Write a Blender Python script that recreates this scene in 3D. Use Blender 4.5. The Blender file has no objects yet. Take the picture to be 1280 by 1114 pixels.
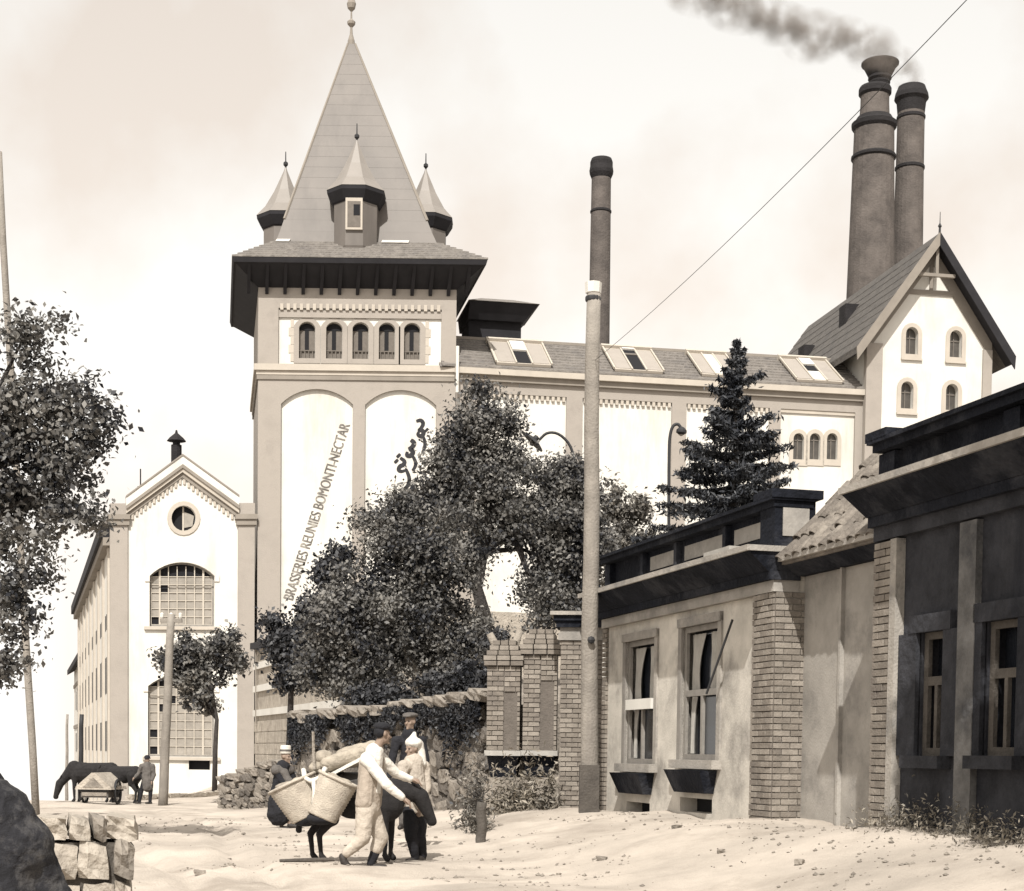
import bpy, math, random
import numpy as np
from mathutils import Vector, Matrix, geometry
random.seed(7); RNG = np.random.default_rng(7)
rad = math.radians
SC = bpy.context.scene
COL = SC.collection

# ------------------------------------------------------------------ camera
F, PITCH, ROLL, EYE = 2000.0, rad(3.0), 0.012, 1.6
PPY = 940 + F*math.tan(PITCH)
ROT = Matrix.Rotation(math.pi/2 - PITCH, 3, 'X') @ Matrix.Rotation(ROLL, 3, 'Z')
cam = bpy.data.cameras.new('camera')
cam.sensor_width = 36.0; cam.lens = F/1280*36
cam.shift_x = 0.0; cam.shift_y = (PPY-557)/1280
cam.clip_start = 0.2; cam.clip_end = 6000
camo = bpy.data.objects.new('camera', cam); COL.objects.link(camo)
camo.matrix_world = Matrix.Translation((0, 0, EYE)) @ ROT.to_4x4()
SC.camera = camo

# ------------------------------------------------------------------ sky, sun, exposure
SUN_EL, SUN_TR = 48.0, 7.5          # elevation; light travels 7.5 degrees right of straight ahead
wd = bpy.data.worlds.new('World'); SC.world = wd; wd.use_nodes = True
nt = wd.node_tree; nt.nodes.clear()
def nn(t, typ, **kw):
    n = t.nodes.new(typ)
    for k, v in kw.items(): setattr(n, k, v)
    return n
tc = nn(nt, 'ShaderNodeTexCoord'); sep = nn(nt, 'ShaderNodeSeparateXYZ'); cmb = nn(nt, 'ShaderNodeCombineXYZ')
mx = nn(nt, 'ShaderNodeMath', operation='MAXIMUM'); mx.inputs[1].default_value = 0.15
sky = nn(nt, 'ShaderNodeTexSky', sky_type='NISHITA')
sky.sun_disc = False; sky.sun_elevation = rad(SUN_EL); sky.sun_rotation = rad(180+SUN_TR)
sky.air_density = 1.0; sky.dust_density = 3.0; sky.ozone_density = 1.0
bw = nn(nt, 'ShaderNodeRGBToBW')
pw = nn(nt, 'ShaderNodeMath', operation='POWER'); pw.inputs[1].default_value = 0.4   # bleached print: flat, pale sky
noi = nn(nt, 'ShaderNodeTexNoise'); noi.inputs['Scale'].default_value = 5.0; noi.inputs['Detail'].default_value = 7
ramp = nn(nt, 'ShaderNodeValToRGB')
ramp.color_ramp.elements[0].position = 0.40; ramp.color_ramp.elements[0].color = (0.87, 0.785, 0.705, 1)
ramp.color_ramp.elements[1].position = 0.58; ramp.color_ramp.elements[1].color = (1.0, 0.975, 0.93, 1)
mul = nn(nt, 'ShaderNodeMix', data_type='RGBA', blend_type='MULTIPLY'); mul.inputs[0].default_value = 1.0
bg = nn(nt, 'ShaderNodeBackground'); bg.inputs['Strength'].default_value = 0.545
out = nn(nt, 'ShaderNodeOutputWorld')
L = nt.links.new
L(tc.outputs['Generated'], sep.inputs[0]); L(sep.outputs[0], cmb.inputs[0]); L(sep.outputs[1], cmb.inputs[1])
L(sep.outputs[2], mx.inputs[0]); L(mx.outputs[0], cmb.inputs[2]); L(cmb.outputs[0], sky.inputs[0])
L(cmb.outputs[0], noi.inputs['Vector']); L(noi.outputs['Fac'], ramp.inputs[0])
L(sky.outputs[0], bw.inputs[0])
L(bw.outputs[0], pw.inputs[0]); L(pw.outputs[0], mul.inputs[6]); L(ramp.outputs[0], mul.inputs[7]); L(mul.outputs[2], bg.inputs['Color']); L(bg.outputs[0], out.inputs[0])

sl = bpy.data.lights.new('sun', 'SUN'); sl.energy = 5.0; sl.angle = rad(0.55); sl.color = (1.0, 0.965, 0.91)
so = bpy.data.objects.new('sun', sl); COL.objects.link(so); so.location = (-20, -20, 60)
sdir = Vector((math.sin(rad(SUN_TR))*math.cos(rad(SUN_EL)), math.cos(rad(SUN_TR))*math.cos(rad(SUN_EL)), -math.sin(rad(SUN_EL))))
so.rotation_euler = sdir.to_track_quat('-Z', 'Y').to_euler()
SC.render.engine = 'CYCLES'
vs = SC.view_settings
vs.view_transform = 'Standard'; vs.look = 'None'; vs.exposure = 0.42; vs.gamma = 1.0; vs.use_curve_mapping = False

# ------------------------------------------------------------------ pixel -> world helpers
def ray(px, py): return ROT @ Vector(((px-640)/F, -(py-PPY)/F, -1))
def P(px, py, Y):
    d = ray(px, py); t = Y/d.y
    return Vector((d.x*t, Y, EYE+d.z*t))
def zz(px, py, Y): return P(px, py, Y).z

class Frame:
    """vertical facade frame: u along the wall, v into the building, w = world z"""
    def __init__(s, O, U, V): s.O = Vector((O[0], O[1], 0)); s.U = Vector((U[0], U[1], 0)); s.V = Vector((V[0], V[1], 0))
    def __call__(s, u, v, w): q = s.O + s.U*u + s.V*v; return Vector((q.x, q.y, w))
    def uv(s, px, py, v=0.0):
        d = ray(px, py); n = Vector((-s.U.y, s.U.x, 0)); o = s.O + s.V*v
        t = n.dot(o)/n.dot(d); p = d*t
        return (p-o).dot(s.U)/s.U.length_squared, p.z+EYE
    def shift(s, u=0, v=0): return Frame(s(u, v, 0), s.U, s.V)
def az(a): return (math.sin(rad(a)), math.cos(rad(a)))
ID = Frame((0, 0), (1, 0), (0, 1))

# ------------------------------------------------------------------ materials
MATS = {}; ALB = 0.74      # sun-bleached print is exposed bright, so real albedos stay moderate
def mat(name, c, rough=0.9, var=0.25, scale=1.5, bump=0.25, bscale=30.0, stain=None, stain_scale=0.6, streak=False, spec=0.3, c2=None, metallic=0.0):
    c = [x*ALB for x in c]; stain = [x*ALB for x in stain] if stain else None
    m = bpy.data.materials.new(name); m.use_nodes = True; t = m.node_tree
    b = t.nodes['Principled BSDF']; ln = t.links.new
    b.inputs['Roughness'].default_value = rough; b.inputs['Specular IOR Level'].default_value = spec
    b.inputs['Metallic'].default_value = metallic
    g = nn(t, 'ShaderNodeNewGeometry')
    n1 = nn(t, 'ShaderNodeTexNoise'); n1.inputs['Scale'].default_value = scale; n1.inputs['Detail'].default_value = 8; n1.inputs['Roughness'].default_value = 0.65
    r1 = nn(t, 'ShaderNodeValToRGB')
    a = [max(0, x*(1-var)) for x in c]; d = c2 if c2 else [min(1, x*(1+var*0.6)) for x in c]
    r1.color_ramp.elements[0].position = 0.3; r1.color_ramp.elements[1].position = 0.7
    r1.color_ramp.elements[0].color = (*a, 1); r1.color_ramp.elements[1].color = (*d, 1)
    ln(g.outputs['Position'], n1.inputs['Vector']); ln(n1.outputs['Fac'], r1.inputs[0])
    col = r1.outputs[0]
    if stain:
        mp = nn(t, 'ShaderNodeMapping'); mp.inputs['Scale'].default_value = (1, 1, 0.16) if streak else (1, 1, 1)
        n2 = nn(t, 'ShaderNodeTexNoise'); n2.inputs['Scale'].default_value = stain_scale; n2.inputs['Detail'].default_value = 9; n2.inputs['Roughness'].default_value = 0.7
        r2 = nn(t, 'ShaderNodeValToRGB'); r2.color_ramp.elements[0].position = 0.5; r2.color_ramp.elements[1].position = 0.72
        mxx = nn(t, 'ShaderNodeMix', data_type='RGBA'); mxx.inputs[7].default_value = (*stain, 1)
        ln(g.outputs['Position'], mp.inputs[0]); ln(mp.outputs[0], n2.inputs['Vector']); ln(n2.outputs['Fac'], r2.inputs[0])
        ln(r2.outputs[0], mxx.inputs[0]); ln(col, mxx.inputs[6]); col = mxx.outputs[2]
    ln(col, b.inputs['Base Color'])
    if bump:
        n3 = nn(t, 'ShaderNodeTexNoise'); n3.inputs['Scale'].default_value = bscale; n3.inputs['Detail'].default_value = 5
        bp = nn(t, 'ShaderNodeBump'); bp.inputs['Strength'].default_value = bump; bp.inputs['Distance'].default_value = 1.0/bscale
        ln(g.outputs['Position'], n3.inputs['Vector']); ln(n3.outputs['Fac'], bp.inputs['Height']); ln(bp.outputs[0], b.inputs['Normal'])
    MATS[name] = m
    return m
M = {}
M['white'] = mat('white_plaster', (.72, .695, .64), var=.12, scale=.5, bump=.1, stain=(.50, .465, .41), stain_scale=.35, streak=True)
M['beige'] = mat('beige_render', (.375, .338, .298), var=.14, scale=.5, bump=.15, bscale=12, stain=(.29, .26, .23), stain_scale=.5)
M['beige_lt'] = mat('pale_moulding', (.50, .45, .385), var=.12, scale=.8, bump=.1)
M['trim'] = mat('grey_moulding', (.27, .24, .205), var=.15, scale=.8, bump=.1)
M['slate'] = mat('roof_slate', (.215, .195, .175), var=.3, scale=2.2, bump=.5, bscale=6, stain=(.13, .12, .115), stain_scale=.8, rough=.75)
M['slate_dk'] = mat('dark_roof_slate', (.12, .11, .10), var=.35, scale=2.2, bump=.5, bscale=6, stain=(.075, .07, .068), stain_scale=.8, rough=.75)
M['spire'] = mat('zinc_spire', (.165, .146, .13), var=.16, scale=.35, bump=.05, rough=.55, stain=(.12, .106, .095), stain_scale=.5, streak=True)
M['zinc_lt'] = mat('pale_zinc', (.27, .245, .22), var=.12, scale=.7, bump=.05, rough=.5)
M['soffit'] = mat('shaded_soffit', (.022, .021, .024), var=.3, scale=1, bump=.2)  # dark wood, with the shade under the eaves put into the colour
M['dark'] = mat('dark_opening', (.012, .012, .014), var=.1, bump=0)
M['shutter'] = mat('grey_shutter', (.17, .15, .13), var=.2, scale=4, bump=.2)
M['chim'] = mat('sooty_brick', (.125, .108, .097), var=.3, scale=.9, bump=.4, bscale=8, stain=(.06, .052, .048), stain_scale=.5)
M['soot'] = mat('black_soot', (.022, .020, .021), var=.4, scale=1.2, bump=.4, bscale=8)
M['iron'] = mat('dark_iron', (.03, .03, .032), var=.3, bump=.1, rough=.6)
M['glass'] = mat('dusty_glass', (.33, .30, .26), var=.3, scale=1.2, bump=.05, rough=.4, spec=.4)
M['glassdark'] = mat('dark_glass', (.022, .025, .032), var=.3, scale=1.5, bump=.03, rough=.12, spec=.5)
M['glassmid'] = mat('dim_glass', (.085, .077, .068), var=.4, scale=1.5, bump=.05, rough=.35, spec=.4)
M['muntin'] = mat('painted_muntin', (.52, .47, .40), var=.1, bump=.05)
M['stone'] = mat('pale_stone', (.46, .41, .345), var=.3, scale=2.5, bump=.6, bscale=14, stain=(.26, .225, .19), stain_scale=1.5)
M['stone2'] = mat('grey_stone', (.30, .265, .225), var=.35, scale=3, bump=.6, bscale=16, stain=(.12, .105, .09), stain_scale=1.8)
M['stone3'] = mat('dark_stone', (.17, .15, .13), var=.35, scale=3, bump=.6, bscale=16, stain=(.06, .055, .05), stain_scale=1.8)
M['mortar'] = mat('dark_mortar', (.10, .088, .075), var=.3, scale=4, bump=.6, bscale=20)
M['brick'] = mat('buff_brick', (.24, .21, .178), var=.3, scale=5, bump=.4, bscale=35, stain=(.15, .13, .115), stain_scale=1.6)
M['brick2'] = mat('pale_brick', (.31, .275, .235), var=.25, scale=5, bump=.4, bscale=35)
M['bmortar'] = mat('brick_mortar', (.15, .13, .112), var=.25, scale=6, bump=.4)
M['h1'] = mat('house_plaster', (.62, .58, .515), var=.28, scale=1.6, bump=.25, bscale=30, stain=(.20, .185, .168), stain_scale=.75)
M['hmid'] = mat('grey_plaster', (.38, .355, .32), var=.28, scale=1.3, bump=.2, bscale=30, stain=(.19, .178, .165), stain_scale=1.2)
M['hdark'] = mat('weathered_shaded_stucco', (.016, .018, .025), var=.5, scale=1.8, bump=.5, bscale=14, spec=.1, stain=(.060, .061, .068), stain_scale=.9)  # weathered stucco, deepened further to hold the shadow tone
M['h2'] = mat('shaded_dark_plaster', (.050, .051, .058), var=.55, scale=1.8, bump=.4, bscale=14, spec=.1, stain=(.014, .0155, .021), stain_scale=.8, streak=True)  # roadside tree shade is put into this dark plaster colour
M['pilgrey'] = mat('worn_shaded_plaster', (.17, .165, .16), var=.5, scale=2.2, bump=.4, bscale=14, stain=(.04, .042, .048), stain_scale=1.3)  # worn grey, darkened along with the shaded wall
M['ledge'] = mat('pale_ledge', (.40, .37, .33), var=.3, scale=2, bump=.4, stain=(.16, .155, .15), stain_scale=1.2)
M['curtain'] = mat('white_curtain', (.42, .40, .365), var=.2, scale=4, bump=.1)
M['wood'] = mat('pole_wood', (.29, .262, .228), var=.25, scale=3, bump=.5, bscale=25, stain=(.19, .17, .15), stain_scale=2.0, streak=True)
M['wood_dk'] = mat('dark_wood', (.10, .088, .076), var=.35, scale=4, bump=.5, bscale=25)
M['wframe'] = mat('window_paint', (.27, .25, .225), var=.25, scale=5, bump=.3)
M['dirt'] = None
M['bark'] = mat('dark_bark', (.055, .048, .044), var=.4, scale=6, bump=.7, bscale=18)
M['bark_lt'] = mat('pale_bark', (.36, .32, .27), var=.3, scale=6, bump=.7, bscale=18, stain=(.14, .12, .1), stain_scale=3)
M['tile'] = mat('old_clay_tile', (.20, .175, .15), var=.4, scale=4, bump=.5, bscale=20, stain=(.32, .285, .24), stain_scale=2)
M['skin'] = mat('skin', (.30, .22, .17), var=.1, scale=8, bump=.05, rough=.6)
M['shirt'] = mat('white_cotton', (.76, .72, .65), var=.12, scale=7, bump=.3, bscale=18)
M['vest'] = mat('tan_wool', (.40, .34, .28), var=.2, scale=7, bump=.4, bscale=25)
M['trouser'] = mat('pale_trouser', (.50, .44, .37), var=.2, scale=6, bump=.4, bscale=20)
M['black'] = mat('black_cloth', (.018, .018, .022), var=.4, scale=7, bump=.4, bscale=25)
M['coat'] = mat('charcoal_coat', (.022, .022, .026), var=.5, scale=9, bump=.5, bscale=40, stain=(.10, .095, .09), stain_scale=9)
M['greycloth'] = mat('grey_cloth', (.13, .118, .108), var=.3, scale=7, bump=.4, bscale=25)
M['fur'] = mat('dark_fur', (.022, .020, .020), var=.5, scale=10, bump=.6, bscale=60)
M['wicker'] = mat('pale_wicker', (.54, .48, .40), var=.22, scale=9, bump=.8, bscale=55, stain=(.36, .31, .26), stain_scale=5)
M['sack'] = mat('sackcloth', (.42, .37, .30), var=.3, scale=6, bump=.5, bscale=30, stain=(.2, .17, .14), stain_scale=4)
M['leather'] = mat('dark_leather', (.04, .034, .03), var=.3, scale=8, bump=.3, rough=.6)
M['paint'] = mat('sign_paint', (.17, .155, .14), var=.5, scale=2.5, bump=0, stain=(.5, .47, .41), stain_scale=2.2)
M['paintdk'] = mat('dark_sign_paint', (.035, .035, .038), var=.4, scale=4, bump=0)

def leaf_mat(name, dark, light, trans=0.25, scale=1.2):
    m = bpy.data.materials.new(name); m.use_nodes = True; t = m.node_tree; ln = t.links.new
    b = t.nodes['Principled BSDF']; b.inputs['Roughness'].default_value = .55; b.inputs['Specular IOR Level'].default_value = .35
    g = nn(t, 'ShaderNodeNewGeometry'); n1 = nn(t, 'ShaderNodeTexNoise'); n1.inputs['Scale'].default_value = scale; n1.inputs['Detail'].default_value = 3
    add = nn(t, 'ShaderNodeMath', operation='MULTIPLY_ADD'); add.inputs[1].default_value = .30
    r = nn(t, 'ShaderNodeValToRGB'); r.color_ramp.elements[0].position = .48; r.color_ramp.elements[1].position = .85
    r.color_ramp.elements[0].color = (*dark, 1); r.color_ramp.elements[1].color = (*light, 1)
    ln(g.outputs['Position'], n1.inputs['Vector']); ln(g.outputs['Random Per Island'], add.inputs[0]); ln(n1.outputs['Fac'], add.inputs[2])
    ln(add.outputs[0], r.inputs[0]); ln(r.outputs[0], b.inputs['Base Color'])
    tr = nn(t, 'ShaderNodeBsdfTranslucent'); ln(r.outputs[0], tr.inputs[0])
    ms = nn(t, 'ShaderNodeMixShader'); ms.inputs[0].default_value = trans
    ln(b.outputs[0], ms.inputs[1]); ln(tr.outputs[0], ms.inputs[2]); ln(ms.outputs[0], t.nodes['Material Output'].inputs[0])
    return m
M['leaf'] = leaf_mat('mid_foliage', (.011, .012, .016), (.20, .19, .172), .22, .8)  # noise lumps put sunlit and shaded clump tones into the colour
M['leaf_dk'] = leaf_mat('dark_foliage', (.008, .009, .013), (.05, .05, .052), .1)
M['leaf_lt'] = leaf_mat('pale_foliage', (.05, .047, .045), (.24, .22, .19))
M['needle'] = leaf_mat('dark_needles', (.009, .011, .016), (.06, .062, .066), .06)
M['weed'] = leaf_mat('dry_weeds', (.10, .09, .075), (.36, .32, .26))

# ------------------------------------------------------------------ mesh builder
ORIG = {}
class MB:
    def __init__(s): s.v = []; s.f = []
    def add(s, vs, fs):
        o = len(s.v); s.v += [tuple(v) for v in vs]; s.f += [tuple(i+o for i in f) for f in fs]; return s
    def box(s, fr, u0, u1, v0, v1, w0, w1):
        vs = [fr(u, v, w) for w in (w0, w1) for v in (v0, v1) for u in (u0, u1)]
        return s.add(vs, [(0, 2, 3, 1), (4, 5, 7, 6), (0, 1, 5, 4), (2, 6, 7, 3), (0, 4, 6, 2), (1, 3, 7, 5)])
    def hexa(s, a, b):            # two quads of four points
        return s.add(list(a)+list(b), [(3, 2, 1, 0), (4, 5, 6, 7), (0, 1, 5, 4), (1, 2, 6, 5), (2, 3, 7, 6), (3, 0, 4, 7)])
    def prism(s, fr, poly, v0, v1):
        n = len(poly); vs = [fr(u, v0, w) for u, w in poly]+[fr(u, v1, w) for u, w in poly]
        tris = geometry.tessellate_polygon([[Vector((u, w, 0)) for u, w in poly]])
        fs = [tuple(t) for t in tris]+[tuple(i+n for i in reversed(t)) for t in tris]
        fs += [(i, (i+1) % n, (i+1) % n+n, i+n) for i in range(n)]
        return s.add(vs, fs)
    def facade(s, fr, outer, holes, v0, v1, back=False):
        loops = [outer]+list(holes); flat = [p for l in loops for p in l]; n = len(flat)
        tris = geometry.tessellate_polygon([[Vector((u, w, 0)) for u, w in l] for l in loops])
        vs = [fr(u, v0, w) for u, w in flat]+[fr(u, v1, w) for u, w in flat]
        fs = [tuple(t) for t in tris]
        if back: fs += [tuple(i+n for i in reversed(t)) for t in tris]
        o = 0
        for l in loops:
            k = len(l); fs += [(o+i, o+(i+1) % k, o+(i+1) % k+n, o+i+n) for i in range(k)]; o += k
        return s.add(vs, fs)
    def tube(s, pts, rads, n=8, caps=True):
        pts = [Vector(p) for p in pts]; o = len(s.v); m = len(pts)
        if not hasattr(rads, '__len__'): rads = [rads]*m
        ref = None
        for i, p in enumerate(pts):
            t = (pts[min(i+1, m-1)]-pts[max(i-1, 0)]).normalized()
            if ref is None: ref = t.orthogonal().normalized()
            a = (ref-t*ref.dot(t))
            a = a.normalized() if a.length > 1e-5 else t.orthogonal().normalized()
            ref = a; b = t.cross(a)
            for k in range(n):
                q = 2*math.pi*k/n; s.v.append(tuple(p+(a*math.cos(q)+b*math.sin(q))*rads[i]))
        for i in range(m-1):
            for k in range(n):
                k2 = (k+1) % n; s.f.append((o+i*n+k, o+i*n+k2, o+(i+1)*n+k2, o+(i+1)*n+k))
        if caps:
            s.f.append(tuple(o+k for k in reversed(range(n)))); s.f.append(tuple(o+(m-1)*n+k for k in range(n)))
        return s
    def lathe(s, c, prof, n=16, rot=0.0, sx=1, sy=1):
        o = len(s.v); m = len(prof)
        for r, z in prof:
            for k in range(n):
                q = rot+2*math.pi*k/n; s.v.append((c[0]+r*sx*math.cos(q), c[1]+r*sy*math.sin(q), z))
        for i in range(m-1):
            for k in range(n):
                k2 = (k+1) % n; s.f.append((o+i*n+k, o+i*n+k2, o+(i+1)*n+k2, o+(i+1)*n+k))
        s.f.append(tuple(o+k for k in reversed(range(n)))); s.f.append(tuple(o+(m-1)*n+k for k in range(n)))
        return s
    def ball(s, c, r, n=10, sc=(1, 1, 1), rot=None):
        o = len(s.v); m = n//2+1
        for i in range(m):
            th = math.pi*i/(m-1)
            for k in range(n):
                q = 2*math.pi*k/n
                p = Vector((math.sin(th)*math.cos(q)*r*sc[0], math.sin(th)*math.sin(q)*r*sc[1], math.cos(th)*r*sc[2]))
                if rot: p = rot @ p
                s.v.append((c[0]+p.x, c[1]+p.y, c[2]+p.z))
        for i in range(m-1):
            for k in range(n):
                k2 = (k+1) % n; s.f.append((o+i*n+k, o+(i+1)*n+k, o+(i+1)*n+k2, o+i*n+k2))
        return s
    def build(s, name, material, parent=None, smooth=False, bevel=0.0, label=None, kind=None, recalc=True):
        me = bpy.data.meshes.new(name)
        v = np.array(s.v, dtype=np.float32).reshape(-1, 3)
        if parent is not None: o = ORIG[parent]
        else: o = Vector(((v[:, 0].min()+v[:, 0].max())/2, (v[:, 1].min()+v[:, 1].max())/2, v[:, 2].min()))
        v = v-np.array(o, dtype=np.float32)
        me.from_pydata([tuple(map(float, p)) for p in v], [], s.f)
        if recalc:
            import bmesh
            bm = bmesh.new(); bm.from_mesh(me)
            bmesh.ops.remove_doubles(bm, verts=bm.verts, dist=1e-5)
            bmesh.ops.recalc_face_normals(bm, faces=bm.faces); bm.to_mesh(me); bm.free()
        if smooth: me.polygons.foreach_set('use_smooth', [True]*len(me.polygons))
        if isinstance(material, str): material = M[material]
        me.materials.append(material)
        ob = bpy.data.objects.new(name, me); COL.objects.link(ob); ORIG[ob] = o
        if parent is not None: ob.parent = parent
        else: ob.location = o
        if smooth and bevel == 0.0: pass
        if bevel:
            b = ob.modifiers.new('bevel', 'BEVEL'); b.width = bevel; b.segments = 2; b.limit_method = 'ANGLE'
        if label: ob['label'] = label
        if kind: ob['kind'] = kind
        return ob
def thing(name, label, cat, loc, group=None):
    o = bpy.data.objects.new(name, None); COL.objects.link(o); o.location = loc; ORIG[o] = Vector(loc)
    o.empty_display_size = .3; o['label'] = label; o['category'] = cat
    if group: o['group'] = group
    return o
def tag(o, label, cat, group=None):
    o['label'] = label; o['category'] = cat
    if group: o['group'] = group
    return o
def bx(name, m, parent, fr, *a, **k): return MB().box(fr, *a).build(name, m, parent, **k)
def arch(u0, u1, w0, wspring, rise, n=10):
    """closed polygon of an arched opening"""
    c = (u0+u1)/2; h = (u1-u0)/2
    if rise >= h*0.98: pts = [(c+h*math.cos(a), wspring+h*math.sin(a)) for a in np.linspace(0, math.pi, n+1)]
    else:
        R = (h*h+rise*rise)/(2*rise); a0 = math.asin(h/R); cz = wspring+rise-R
        pts = [(c+R*math.sin(a), cz+R*math.cos(a)) for a in np.linspace(a0, -a0, n+1)]
    return [(u0, w0), (u1, w0)]+pts
def circle(cu, cw, r, n=20): return [(cu+r*math.cos(a), cw+r*math.sin(a)) for a in np.linspace(0, 2*math.pi, n, endpoint=False)]
def copy_at(src, parent, mw):
    o = src.copy(); COL.objects.link(o); o.parent = parent; o.matrix_local = mw
    for k in list(o.keys()):
        if k in ('label', 'category', 'group'): del o[k]
    return o

# ------------------------------------------------------------------ terrain
def sm(a, b, x): t = np.clip((x-a)/(b-a), 0, 1); return t*t*(3-2*t)
HA = P(757, 900, 29.7); HU = Vector((0.272, -0.962, 0)); HV = Vector((0.962, 0.272, 0))
def vnoise(x, y, s):
    return (np.sin(x*s*1.7+1.3)*np.cos(y*s*1.3+.4)+np.sin(x*s*.73-y*s*1.9+2.1)*.7+np.cos(x*s*2.9+y*s*2.3)*.35)/2
def gz(x, y):
    x = np.asarray(x, float); y = np.asarray(y, float)
    d = (x-HA.x)*HV.x+(y-HA.y)*HV.y            # <0 on the street side of the house fronts
    near = sm(34, 15, y)
    z = 0.08+(.42+.26*near)*sm(-4.2, -.3, d)*sm(44, 33, y)
    z = z+.07*vnoise(x, y, .8)+.025*vnoise(x, y, 3.1)*sm(60, 25, y)
    for off in (-1.2, .25, -5.6, -7.1):                      # cart ruts along the street
        e = (x+3.2-off)*.962+(y-20)*.272+.25*np.sin(y*.35+off)
        z = z-.075*np.exp(-(e/.16)**2)*sm(48, 36, y)+.035*np.exp(-((np.abs(e)-.3)/.12)**2)*sm(48, 36, y)
    z = z-.50*sm(30, 58, y)*sm(-3, -9, x)
    drop = sm(56, 230, y)*sm(-.17, -.27, x/np.maximum(y, 1))
    z = z-26*drop
    z = z-100*sm(150, 600, y)
    return z
def gnd(px, Y): x = P(px, 1000, Y).x; return Vector((x, Y, float(gz(x, Y))))
xs = np.concatenate([-np.geomspace(2400, 16, 34), np.arange(-15.8, 12, .17), np.geomspace(12.2, 2400, 34)])
ys = np.concatenate([[-60, -30, -12, -4, 1, 4], np.arange(6, 36, .17), np.arange(36.2, 70, .6), np.geomspace(71, 3000, 60)])
gx, gy = np.meshgrid(xs, ys); gzv = gz(gx, gy)
gzv += (RNG.random(gx.shape)-.5)*.012*(gy < 36)*(np.abs(gx) < 16)
vv = np.stack([gx, gy, gzv], -1).reshape(-1, 3); nx = len(xs); ny = len(ys)
idx = np.arange(nx*ny).reshape(ny, nx)
ff = np.stack([idx[:-1, :-1], idx[:-1, 1:], idx[1:, 1:], idx[1:, :-1]], -1).reshape(-1, 4)
me = bpy.data.meshes.new('ground'); me.from_pydata(vv.tolist(), [], ff.tolist())
me.polygons.foreach_set('use_smooth', [True]*len(me.polygons))
gm = mat('dry_dirt', (.54, .475, .405), var=.3, scale=.5, bump=.6, bscale=34, stain=(.31, .265, .22), stain_scale=.55)
me.materials.append(gm); go = bpy.data.objects.new('ground', me); COL.objects.link(go); go['kind'] = 'structure'

# ------------------------------------------------------------------ brewery tower
YT = 100.0
tl = P(322, 640, YT); tr = P(568, 640, YT)
V0 = az(-10.5)
FT = Frame((tl.x, YT), (1, 0), V0); TW = tr.x-tl.x; TD = 12.2
T = thing('brewery_tower', 'tall square brewery tower with steep grey spire, small corner turrets and slanted painted lettering', 'tower', (tl.x+TW/2, YT, 0))
def tz(py, px=450): return P(px, py, YT).z
def tu(px, py=600): return FT.uv(px, py)[0]
zc0, zc1 = tz(470), tz(457); zev = tz(340)
bx('wall', 'beige', T, FT, 0, TW, .6, TD, -2, zev)
# lower storey with two tall blind arches
aw0 = 1.0; hol = []
for a, b in ((351, 441), (456, 545)):
    hol.append(arch(tu(a, 560), tu(b, 560), aw0, tz(506), tz(487)-tz(506), 14))
MB().facade(FT, [(0, -2), (TW, -2), (TW, zc0), (0, zc0)], hol, 0, .6).build('front_wall', 'beige', T)
for h in hol:
    us = [p[0] for p in h]
    MB().prism(FT, [(u, w) for u, w in h], .22, .59).build('arch_panel', 'white', T)
MB().box(FT, -.25, TW+.25, -.25, TD+.2, zc1-.38, zc1).box(FT, -.12, TW+.12, -.12, TD+.1, zc0, zc1-.38).build('string_course', 'beige_lt', T)
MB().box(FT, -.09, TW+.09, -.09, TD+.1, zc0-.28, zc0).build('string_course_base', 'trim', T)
# upper storey
pu0, pu1 = tu(348, 420), tu(552, 420); pw0, pw1 = zc1, tz(386)
MB().facade(FT, [(0, zc1), (TW, zc1), (TW, zev), (0, zev)], [[(pu0, pw0+.01), (pu1, pw0+.01), (pu1, pw1), (pu0, pw1)]], 0, .2).build('upper_wall', 'beige', T)
wins = []
for c in (384, 418, 451, 484, 515.5):
    u = tu(c, 425); wins.append((u-.50, u+.50, tz(448), tz(409), .34))
holes = [arch(*w, 8) for w in wins]
MB().facade(FT, [(pu0, pw0), (pu1, pw0), (pu1, pw1), (pu0, pw1)], holes, .19, .6).build('upper_panel', 'white', T)
# moulded surrounds of the windows
for i, w in enumerate(wins):
    o = arch(w[0]-.32, w[1]+.32, w[2]-.3, w[3]+.06, .52, 8)
    MB().facade(FT, o, [arch(*w, 8)], .14, .2).build('window_surround', 'beige', T)
    wn = MB().prism(FT, arch(w[0]-.05, w[1]+.05, w[2]-.05, w[3], .34, 8), .5, .58).build('window', 'shutter', T)
    c = (w[0]+w[1])/2
    bx('slot', 'dark', wn, FT, c-.12, c+.13, .47, .51, w[2]+.5, w[3]-.05)
    MB().prism(FT, arch(w[0]+.04, w[1]-.04, w[3]-.12, w[3]+.02, .26, 8), .46, .50).build('arch_shade', 'dark', wn)  # dark sheet stands in for the shadow under the arch
    for k in range(4):
        q = w[0]+.14+k*.24
        bx('baluster', 'shutter', wn, FT, q-.03, q+.03, .40, .46, w[2], w[2]+.5)
    bx('rail', 'shutter', wn, FT, w[0], w[1], .39, .45, w[2]+.5, w[2]+.56)
for s_ in (-1, 1):                      # toothed quoins beside the window group
    e = wins[0][0]-.42 if s_ < 0 else wins[-1][1]+.42
    for k in range(5):
        z0 = wins[0][2]-.2+k*.52
        bx('quoin', 'beige_lt', T, FT, e-(.22 if k % 2 else .10), e+(.22 if k % 2 else .10), .15, .2, z0, z0+.5)
m = MB(); n = 25
for k in range(n):
    u = pu0+(k+.5)*(pu1-pu0)/n; m.box(FT, u-.1, u+.1, -.05, .19, pw1-.12, pw1+.26)
m.build('dentil_course', 'beige_lt', T, kind='stuff')
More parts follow.
